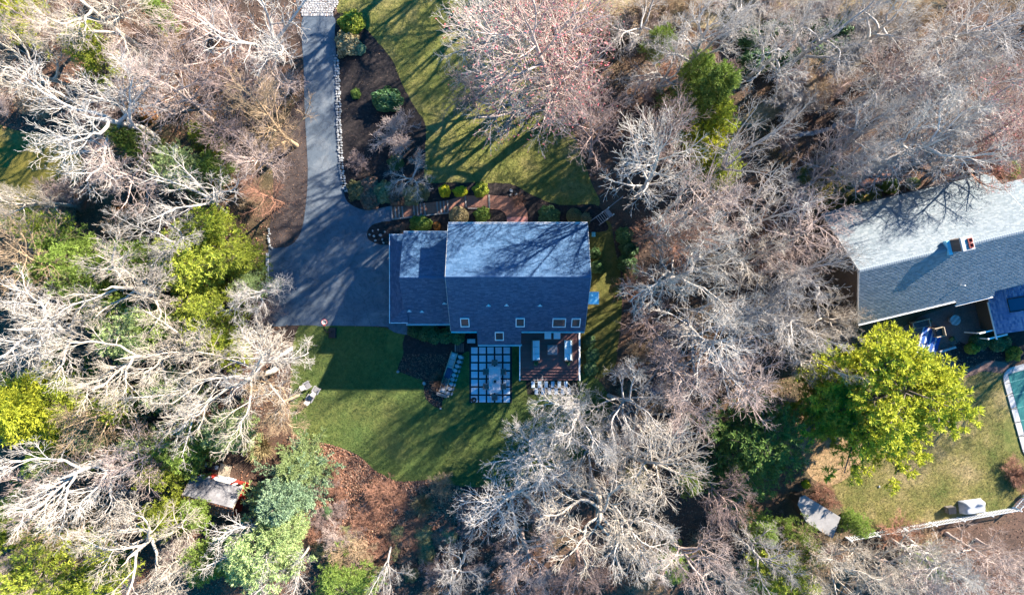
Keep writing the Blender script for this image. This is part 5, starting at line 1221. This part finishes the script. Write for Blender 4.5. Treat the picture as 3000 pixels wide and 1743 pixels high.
for xx in (-0.46, 0.14): mb = MB(); mb.box((xx, 0, 0.52), (0.07, 4.1, 0.1), 0, 0.015); mb.build('rail', LIGHTWOOD, t)
mb = MB(); mb.box((-0.1, -2.22, 0.4), (1.15, 0.13, 0.12), 0, 0.02); mb.box((-0.1, -2.4, 0.36), (1.1, 0.09, 0.1), 0, 0.02); mb.box((-0.1, -2.31, 0.16), (1.0, 0.25, 0.3)); mb.build('end_bench', TIMBER, t)
mb = MB(); mb.torus((-0.18, 1.72, 0.5), 0.075, 0.025, 16, 6); mb.build('ring', WHITE, t, smooth=True)
def draped(name, sx, sy, h, m, loc, rz, label, cat, seed=2, n=9, drop=0.3, peak=None):
    """cloth over a box: a bumpy top that falls away at its sides"""
    q = random.Random(seed); V, F = [], []
    for j in range(n):
        for i in range(n):
            u, v = i / (n - 1) * 2 - 1, j / (n - 1) * 2 - 1; e = max(abs(u), abs(v))
            z = h + q.uniform(-.02, .03) - (drop * (e > 0.99)) - (0.03 * (e > 0.7))
            if peak: z += sum(p[2] * math.exp(-((u - p[0]) ** 2 + (v - p[1]) ** 2) / 0.08) for p in peak) if e < 0.99 else 0
            V.append((u * sx / 2, v * sy / 2, z))
    F = [(j * n + i, j * n + i + 1, (j + 1) * n + i + 1, (j + 1) * n + i) for j in range(n - 1) for i in range(n - 1)]
    mb = MB(); mb.add(V, F); o = mb.build(name, m, None, smooth=True); o.location = loc; o.rotation_euler = (0, 0, rz); tag(o, label, cat); return o
draped('seat_cover', 0.66, 1.05, 0.62, NAVY, (x - 0.12, y - 0.05, 0), an, 'navy blue cover draped over the stone seat wall', 'cover', 2, 8, 0.12)
o = link('rock', STONES[2]); p = Matrix.Rotation(an, 3, 'Z') @ Vector((-0.16, -1.75, 0)); o.location = (x + p.x, y + p.y, 0.47); o.scale = (1.1, 1.1, 1.0); tag(o, 'white rock lying on the lower end of the seat wall', 'rock')
mb = MB(); p = Matrix.Rotation(an, 3, 'Z') @ Vector((0.5, -2.35, 0)); mb.tube([(x + p.x, y + p.y, 0.12), (x + p.x + 0.1, y + p.y - 0.02 + 0.5, 0.14)], [0.13, 0.07], 7); o = mb.build('log', LIGHTWOOD); tag(o, 'short pale split log at the foot of the seat wall', 'log')
# hatch and small steps behind the garage
x, y, _ = W(1380.5, 999, 0.4); t = thing('utility_box', 'pale grey utility box beside the bump-out wall', 'utility box', (x, y, 0))
mb = MB(); mb.box((0, 0, 0.18), (0.7, 0.36, 0.36)); mb.build('body', GREYWOOD, t); mb = MB(); mb.box((0, 0, 0.38), (0.78, 0.42, 0.05), 0, 0.015); mb.build('lid', plain('pale_lid', (0.36, 0.44, 0.48), 0.5), t)
x, y, _ = W(1345, 1018, 0.1); t = thing('wooden_steps', 'short flight of brown wooden steps above the stone seat wall', 'steps', (x, y, 0))
for i in range(5): mb = MB(); mb.box((-0.36 + i * 0.19, 0, 0.12 + i * 0.03), (0.13, 0.85, 0.1), 0, 0.01); mb.build('tread', DECKWOOD if i else TIMBER, t)

# slatted garden chairs at the wood edge
def adirondack(px, py, rz, label):
    x, y, _ = W(px, py, 0.5); t = thing('garden_chair', label, 'chair', (x, y, 0), rz, 'slatted chairs at the wood edge'); t.scale = (0.85, 0.85, 0.85)
    for i in range(6): mb = MB(); mb.box((0, -0.28 + i * 0.1, 0.36 - 0.012 * (5 - i)), (0.56, 0.085, 0.03), 0, 0.006); mb.build('seat_slat', GREYWOOD, t)
    for i in range(6):
        mb = MB(frame((-0.25 + i * 0.1, -0.36, 0.3), (1, 0, 0), (0, -0.5, 0.86))); mb.box((0, 0.4 + 0.06 * math.sin(math.pi * (i + .5) / 6), 0), (0.088, 0.8, 0.025)); mb.build('back_slat', GREYWOOD, t)
    for a in (-0.36, 0.36):
        mb = MB(); mb.box((a, -0.05, 0.55), (0.14, 0.75, 0.03), 0, 0.006); mb.build('armrest', GREYWOOD, t)
        for b in (-0.35, 0.26): mb = MB(); mb.box((a * 0.9, b, 0.27), (0.05, 0.09, 0.53)); mb.build('leg', GREYWOOD, t)
adirondack(926, 1142, rad(-30), 'silvered slatted garden chair by the lawn edge under cream branches'); adirondack(908, 1166, rad(-30), 'silvered slatted garden chair by the lawn edge under cream branches'); adirondack(900, 1128, rad(-60), 'silvered slatted garden chair set deeper under the cream branches')

# red shed
A, B = Vector(W(566, 1391, 2.2)), Vector(W(709, 1428, 2.2)); L = (B - A).length - 0.3; rz = math.atan2(B.y - A.y, B.x - A.x)
c = (A + B) / 2; t = thing('red_shed', 'little red shed with white door and grey felt roof in the wood', 'shed', (c.x, c.y, 0), rz)
mb = MB(); mb.extrude([(-0.2, 0), (-0.2, 2.15), (-1.6, 3.15), (-3.0, 2.15), (-3.0, 0)], (-L / 2, L / 2)); mb.build('wall', RED, t)
mb = MB(); mb.extrude([(0, 2.2), (-1.6, 3.4), (-3.2, 2.2), (-3.2, 2.1), (-1.6, 3.28), (0, 2.1)], (-L / 2 - 0.2, L / 2 + 0.2)); RR_ = mb.build('roof', TAR, t)
mb = MB(); mb.box((0.1, -0.17, 1.02), (1.75, 0.06, 2.0)); d_ = mb.build('door', WHITE, t); mb = MB(); mb.box((0.75, -0.12, 1.0), (0.05, 0.05, 0.2)); mb.build('handle', BLACK, d_)
for a in (-1.55, 1.75):
    mb = MB(); mb.box((a, -0.175, 1.45), (0.38, 0.05, 0.8)); wn = mb.build('window', BLACK, t)
    for b in (-0.36, 0.36): mb = MB(); mb.box((a + b, -0.165, 1.45), (0.3, 0.06, 0.85)); mb.build('shutter', WHITE, wn)
for a in (-L / 2 - 0.22, L / 2 + 0.22): mb = MB(); mb.extrude([(0.05, 2.1), (0.05, 2.26), (-1.6, 3.46), (-3.25, 2.26), (-3.25, 2.1), (-1.6, 3.3)], (a - 0.02, a + 0.02)); mb.build('bargeboard', LIGHTWOOD, t)
n = 1500; P = np.stack([RNG.uniform(-L / 2 - .15, L / 2 + .15, n), RNG.uniform(-3.15, -1.65, n), np.zeros(n)], 1); P[:, 2] = 3.4 + (P[:, 1] + 1.6) * 0.75 + RNG.uniform(0.01, 0.06, n)
o = link('roof_leaves', leaf_mesh('roof_leaves', P, np.tile([0, -0.6, 0.8], (n, 1)), 0.09, LEAF['litter']), RR_); o['kind'] = 'stuff'
x, y, _ = W(619, 1366, 0.9); t = thing('barbecue_grill', 'black barbecue grill beside the red shed', 'grill', (x, y, 0), rz)
mb = MB(); mb.box((0, 0, 0.45), (0.6, 0.5, 0.7), 0, 0.02); mb.build('cabinet', BLACK, t); mb = MB(); mb.extrude([(-0.27, 0.8), (-0.27, 0.95), (-0.15, 1.1), (0.15, 1.1), (0.27, 0.95), (0.27, 0.8)], (-0.34, 0.34)); mb.build('lid', BLACK, t)
for a in (-0.5, 0.5): mb = MB(); mb.box((a, 0, 0.82), (0.3, 0.4, 0.03)); mb.build('side_shelf', GREYCOVER, t)
x, y, _ = W(656, 1388, 0.1); t = thing('plank_ramp', 'tan plank ramp leading to the red shed door', 'ramp', (x, y, 0), rz)
for i in range(7): mb = MB(); mb.box((-0.48 + i * 0.16, 0, 0.1), (0.15, 1.9, 0.05), 0, 0.008); mb.build('plank', LIGHTWOOD, t)

# garden stair and bin at the house corner
A, B = Vector(W(1782, 625, 0.5)), Vector(W(1748, 650, 0.5)); an = math.atan2(B.y - A.y, B.x - A.x)
t = thing('garden_stair', 'silvered wooden garden stair with rails beside the house corner', 'stairs', (A.x, A.y, 0), an)
mb = MB(); mb.box((0, 0, 0.75), (0.42, 0.74, 0.05), 0, 0.01); mb.build('platform', GREYWOOD, t)
for i in range(5): mb = MB(); mb.box((0.3 + i * 0.2, 0, 0.66 - i * 0.13), (0.07, 0.74, 0.04)); mb.build('tread', GREYWOOD, t)
for s_ in (-0.4, 0.4):
    mb = MB(); mb.tube([(-0.2, s_, 0.65), (1.35, s_, 0.0)], 0.04, 4); mb.build('stringer', GREYWOOD, t)
    for xx, h in ((-0.2, 1.4), (0.45, 1.1)): mb = MB(); mb.box((xx, s_, h / 2), (0.1, 0.1, h), 0, 0.02); mb.build('post', WHITE, t)
    mb = MB(); mb.tube([(-0.2, s_, 1.38), (0.45, s_, 1.08), (1.3 if s_ > 0 else 1.9, s_, 0.55)], 0.035, 5); mb.build('handrail', GREYWOOD, t)
mb = MB(); mb.tube([(-0.2, -0.4, 1.3), (-1.9, -0.45, 1.3)], 0.035, 5); mb.box((-1.9, -0.45, 0.7), (0.1, 0.1, 1.4)); mb.build('fence_rail', GREYWOOD, t)
x, y, _ = W(1739, 687, 0.5); t = thing('garden_bin', 'small turquoise bin beside the house corner', 'bin', (x, y, 0))
mb = MB(); mb.prism([(-.14, -.19), (.14, -.19), (.14, .19), (-.14, .19)], 0, 0.5, -0.03); mb.build('body', TURQ, t); mb = MB(); mb.box((0, 0, 0.52), (0.36, 0.46, 0.05), 0, 0.015); mb.build('lid', TURQ, t)
# raised beds under the trees
def raised(px0, py0, px1, py1, label):
    a, b = W(px0, py0), W(px1, py1); sx, sy = b[0] - a[0], a[1] - b[1]; t = thing('raised_bed', label, 'raised bed', ((a[0] + b[0]) / 2, (a[1] + b[1]) / 2, 0), 0)
    for s_ in (-1, 1):
        mb = MB(); mb.box((s_ * sx / 2, 0, 0.15), (0.15, sy + 0.15, 0.3), 0, 0.01); mb.build('side_board', TIMBER, t)
        mb = MB(); mb.box((0, s_ * sy / 2, 0.148), (sx - 0.16, 0.15, 0.29), 0, 0.01); mb.build('end_board', TIMBER, t)
    mb = MB(); mb.box((0, 0, 0.1), (sx - 0.16, sy - 0.16, 0.2), 0, 0.02); mb.build('soil', SOIL, t)
raised(1900, 1212, 1962, 1256, 'timber framed raised bed of bare soil beside the back lawn trees'); raised(1970, 1228, 2016, 1303, 'larger timber framed raised bed beside the dark green evergreen')
x, y, _ = W(1916, 1294, 0.4); t = thing('bucket', 'yellow plastic bucket under bare branches near the raised beds', 'bucket', (x, y, 0))
mb = MB(); mb.lathe([(0.16, 0), (0.22, 0.36), (0.24, 0.36), (0.24, 0.4), (0.2, 0.4), (0.15, 0.05), (0.001, 0.05)], n=14); mb.build('body', YELLOW, t); mb = MB(); mb.tube([(-0.22, 0, 0.38), (-0.1, 0.12, 0.5), (0.1, 0.12, 0.5), (0.22, 0, 0.38)], 0.012, 5); mb.build('handle', WHITE, t)
draped('tarpaulin', 1.6, 0.9, 0.35, plain('blue_tarp', (0.10, 0.19, 0.28), 0.5), W(1925, 1141), 0.2, 'faded blue tarpaulin under bare trees behind the deck', 'tarpaulin', 5, 9, 0.25)

# ------------------------------------------------------------------ the neighbour's garden
PAT = sheet('brick_patio', px_poly([(2600, 985), (2700, 925), (2800, 890), (2895, 862), (2922, 985), (2880, 1030), (2810, 1000), (2760, 1040), (2680, 1020)]), 0.022, PATIO2)
sheet('garden_soil', px_poly(catmull([(2800, 1000), (2860, 980), (2925, 975), (3060, 960), (3060, 1040), (2960, 1055), (2880, 1062), (2820, 1080), (2785, 1045)])), 0.018, SOIL)
sheet('winding_path', px_poly(catmull([(2745, 1030), (2785, 1050), (2820, 1082), (2870, 1066), (2890, 1056), (2950, 1064), (2945, 1092), (2880, 1088), (2850, 1100), (2800, 1108), (2760, 1080)])), 0.024, PATIO2)
sheet('brick_path', px_poly([(2490, 528), (2555, 512), (2640, 505), (2640, 520), (2575, 535), (2545, 560), (2515, 572)]), 0.03, BRICK)
RT = rad(13.5)
x, y, _ = W(2799, 938, 0.72); t = thing('round_table', 'round planked table on the neighbour\'s brick patio', 'table', (x, y, 0.02), RT + 0.6)
R0 = 0.5
for i in range(5):
    y0_, y1_ = -R0 + i * R0 * 0.4 + 0.006, -R0 + (i + 1) * R0 * 0.4 - 0.006; pts = []
    for k in range(7): yy = y0_ + (y1_ - y0_) * k / 6; pts.append((math.sqrt(max(0.0004, R0 ** 2 - yy ** 2)), yy))
    for k in range(6, -1, -1): yy = y0_ + (y1_ - y0_) * k / 6; pts.append((-math.sqrt(max(0.0004, R0 ** 2 - yy ** 2)), yy))
    mb = MB(); mb.prism(pts, 0.68, 0.72); mb.build('plank', GREYWOOD if i % 2 else CONCRETE, t)
mb = MB(); mb.lathe([(0.26, 0), (0.24, 0.04), (0.06, 0.08), (0.06, 0.66), (0.2, 0.675), (0.001, 0.675)], n=12); mb.build('pedestal', GREYWOOD, t)
def lounge(px, py, w_, rz, label, name, cat):
    x, y, _ = W(px, py, 0.5); t = thing(name, label, cat, (x, y, 0.022), rz)
    mb = MB(); mb.box((0, 0, 0.28), (w_, 0.72, 0.2), 0, 0.02); mb.build('frame', RATTAN, t); mb = MB(); mb.box((0, 0.02, 0.43), (w_ - 0.16, 0.62, 0.12), 0, 0.04); mb.build('seat_cushion', plain('dark_grey_cushion', (0.06, 0.062, 0.065), 0.9), t)
    mb = MB(); mb.box((0, 0.38, 0.55), (w_, 0.08, 0.6), 0, 0.02); mb.build('backrest', LIGHTWOOD, t)
    for a in (-w_ / 2, w_ / 2):
        mb = MB(); mb.box((a, 0, 0.62), (0.08, 0.8, 0.05), 0, 0.01); mb.build('armrest', LIGHTWOOD, t)
        for b in (-0.34, 0.34): mb = MB(); mb.box((a, b, 0.3), (0.07, 0.07, 0.6)); mb.build('leg', LIGHTWOOD, t)
lounge(2751, 973, 0.85, RT + math.pi * 1.5, 'dark cushioned patio armchair with pale arms beside the blue rug', 'patio_armchair', 'armchair'); lounge(2698, 950, 1.6, RT, 'dark cushioned patio loveseat partly under the big pine', 'patio_loveseat', 'sofa')
x, y, _ = W(2722, 1002); t = thing('outdoor_rug', 'blue striped outdoor rug beside the big pine', 'rug', (x, y, 0.03), RT - 0.5)
for i in range(12): mb = MB(); mb.box((-0.88 + i * 0.16, 0, 0.006), (0.158, 2.6, 0.01)); mb.build('stripe', plain('rug_blue' if i % 3 else 'rug_white', (0.03, 0.09, 0.30) if i % 3 else (0.42, 0.46, 0.55), 0.95), t)
mb = MB(); a, b = Vector(W(2748, 1030)), Vector(W(2795, 1016)); d = b - a; mb.box((0, 0, 0.18), (d.length, 0.2, 0.36), 0, 0.02); o = mb.build('low_wall', CONCRETE); o.location = (a + b) / 2; o.rotation_euler = (0, 0, math.atan2(d.y, d.x)); tag(o, 'low pale wall at the edge of the brick patio', 'wall')
x, y, _ = W(2788, 992); bowl(2788, 992, 0.02, 0.22, 'dark planter on the edge of the neighbour\'s brick patio', BLACK, LEAF['deep'])
bowl(2725, 942, 0.02, 0.16, 'small black pot beside the patio loveseat', BLACK, LEAF['olive'])
# pool
e1 = Vector((0.964, 0.266)); e2 = Vector((0.266, -0.964)); O = Vector(W(2952, 1097)[:2])
PW, PL = 6.0, 8.0
t = thing('swimming_pool', 'swimming pool under a teal cover with pale concrete coping', 'pool', (O.x, O.y, 0), math.atan2(e1.y, e1.x))
# local: x right, y up (so the pool runs to negative y); rounded corner arcs
def rr(o_, r): 
    pts = []
    for (cx_, cy_, a0) in ((-o_ + r, o_ - r, 180), (PW + o_ - r, o_ - r, 90), (PW + o_ - r, -PL - o_ + r, 0), (-o_ + r, -PL - o_ + r, -90)):
        for k in range(5): a = rad(a0 - k * 22.5); pts.append((cx_ + r * math.cos(a), cy_ + r * math.sin(a)))
    return pts
inn, out = rr(0.0, 0.35), rr(0.62, 1.15)
for i in range(20):
    a, b, c_, d = inn[i], inn[(i + 1) % 20], out[(i + 1) % 20], out[i]; L_ = math.hypot(b[0] - a[0], b[1] - a[1]); n = max(1, int(L_ / 1.25))
    for k in range(n):
        f0, f1 = k / n + 0.006, (k + 1) / n - 0.006
        lp = lambda p, q_, f: (p[0] + (q_[0] - p[0]) * f, p[1] + (q_[1] - p[1]) * f)
        mb = MB(); mb.prism([lp(a, b, f0), lp(a, b, f1), lp(d, c_, f1), lp(d, c_, f0)], 0, 0.12, 0.006); mb.build('coping_stone', CONCRETE, t)
V, F, n = [], [], 14
for j in range(n):
    for i in range(n):
        u, v = i / (n - 1), j / (n - 1); V.append((-0.05 + u * (PW + 0.1), 0.05 - v * (PL + 0.1), 0.135 - 0.06 * math.sin(math.pi * u) * math.sin(math.pi * v) + random.uniform(-.006, .006)))
F = [(j * n + i, (j + 1) * n + i, (j + 1) * n + i + 1, j * n + i + 1) for j in range(n - 1) for i in range(n - 1)]
mb = MB(); mb.add(V, F); CV = mb.build('cover', TEAL, t, smooth=True)
for k in range(6):
    yy = -0.75 - k * 1.3; mb = MB(); mb.box((PW / 2, yy, 0.142), (PW + 0.1, 0.035, 0.008)); mb.build('strap', plain('strap_teal', (0.16, 0.36, 0.34), 0.7), CV)
    mb = MB(); mb.box((-0.25, yy - 0.05, 0.135), (0.4, 0.04, 0.02)); mb.build('anchor', BLACK, CV)
# picket fence
A, B, C = Vector(W(2478, 1573)), Vector(W(2966, 1486)), Vector(W(3030, 1415))
t = thing('picket_fence', 'white picket fence of several panels along the neighbour\'s lawn', 'fence', A, 0)
mb = MB(); mb.box((0, 0, 0.58), (0.075, 0.025, 1.0)); mb.add([(-.0275, -.0125, 1.08), (.0275, -.0125, 1.08), (.0275, .0125, 1.08), (-.0275, .0125, 1.08), (0, 0, 1.15)], [(0, 1, 4), (1, 2, 4), (2, 3, 4), (3, 0, 4)]); pk = mb.mesh('picket', WHITE)
mb = MB(); mb.box((0, 0, 0.62), (0.12, 0.12, 1.24), 0, 0.03); po = mb.mesh('post', WHITE)
for (P_, Q_, n) in ((A, B, 6), (B, C, 2)):
    d = (Q_ - P_) / n; ang = math.atan2(d.y, d.x)
    for i in range(n):
        s0 = P_ + d * i - A; link('post', po, t, loc=s0, rz=ang)
        for z in (0.3, 0.95): mb = MB(); mb.box((0, 0, 0), (d.length - 0.13, 0.04, 0.09)); o = mb.build('rail', WHITE, t); o.location = s0 + d / 2 + Vector((0, 0, z)); o.rotation_euler = (0, 0, ang)
        k = int(d.length / 0.22); nrm = Vector((-math.sin(ang), math.cos(ang), 0)) * 0.034
        for j in range(k): link('picket', pk, t, loc=s0 + d * ((j + 0.5) / k) + nrm, rz=ang)
x, y, _ = W(2858, 1488, 0.8); draped('covered_table', 2.3, 1.25, 0.85, GREYCOVER, (x, y, 0), 0.12, 'garden furniture under a crumpled grey cover beside the picket fence', 'covered furniture', 8, 11, 0.8, [(-.6, .5, .35), (.5, .6, .3), (0, -.2, -.12), (.7, -.6, -.1), (-.3, -.7, .1)])
x, y, _ = W(2787, 1494, 0.5); t = thing('deck_box', 'dark storage box beside the crumpled grey cover', 'storage box', (x, y, 0), 0.15)
mb = MB(); mb.box((0, 0, 0.3), (0.72, 0.6, 0.6)); mb.build('body', RATTAN, t); mb = MB(); mb.box((0, 0, 0.63), (0.78, 0.66, 0.07), 0, 0.02); mb.build('lid', BLACK, t)
# pale garden shed
rp = [(2337, 1478), (2343, 1456), (2358, 1450), (2463, 1515), (2440, 1577), (2362, 1530)]
c = W(2400, 1512); t = thing('garden_shed', 'low garden shed with plain pale grey roof beside the picket fence', 'shed', (c[0], c[1], 0))
pl = px_poly(rp, 2.2); mb = MB(); mb.prism(list(reversed(pl)), 2.08, 2.2, 0.02); mb.build('roof', SHEDROOF, t, True)
cx_, cy_ = sum(p[0] for p in pl) / 6, sum(p[1] for p in pl) / 6; mb = MB(); mb.prism([(cx_ + (p[0] - cx_) * 0.88, cy_ + (p[1] - cy_) * 0.88) for p in reversed(pl)], 0, 2.078); mb.build('wall', BEIGE, t, True)
bush(2490, 1525, 26, 'broad', 'green', 'low green bush between the pale shed and picket fence', 0.9)
bush(2362, 1420, 14, 'fine', 'yellow', 'small pale yellow bush above the pale shed', 0.8)
for (a, b, r) in ((2410, 1440, 34), (2440, 1475, 32), (2380, 1470, 22)): twiggy(a, b, r, 1.2, 'rust', 'rusty bare bush along the pale shed wall', 'bare bushes along the pale shed')
for (a, b, r) in ((2975, 1370, 34), (2990, 1410, 32)): twiggy(a, b, r, 1.1, 'rust', 'rusty bare bush by the fence corner near the pool', 'bare bushes by the fence corner')

# trees that would share a label are told apart by the size of their crowns
from collections import defaultdict
by = defaultdict(list)
for o in COL.objects:
    if o.type == 'EMPTY' and o.parent is None and o.get('category') == 'tree' and o.get('label') and 'of the wood' not in o['label'] and 'orange' not in o['label']: by[o['label']].append(o)
RANK = {2: ['larger', 'smaller'], 3: ['largest', 'middle sized', 'smallest'], 4: ['largest', 'second largest', 'third largest', 'smallest'], 5: ['largest', 'second largest', 'third largest', 'fourth largest', 'smallest']}
for lab, L_ in by.items():
    if 2 <= len(L_) <= 5:
        L_.sort(key=lambda o: -o.scale[0] * (o.children[1].dimensions[0] if len(o.children) > 1 else 1))
        base = lab[5:] if lab.startswith('tall ') else lab[6:] if lab.startswith('small ') else lab
        size = 'tall ' if lab.startswith('tall ') else 'small ' if lab.startswith('small ') else ''
        for w_, o in zip(RANK[len(L_)], L_): o['label'] = f'{w_} {size}{base}' if len(f'{w_} {size}{base}'.split()) <= 16 else lab
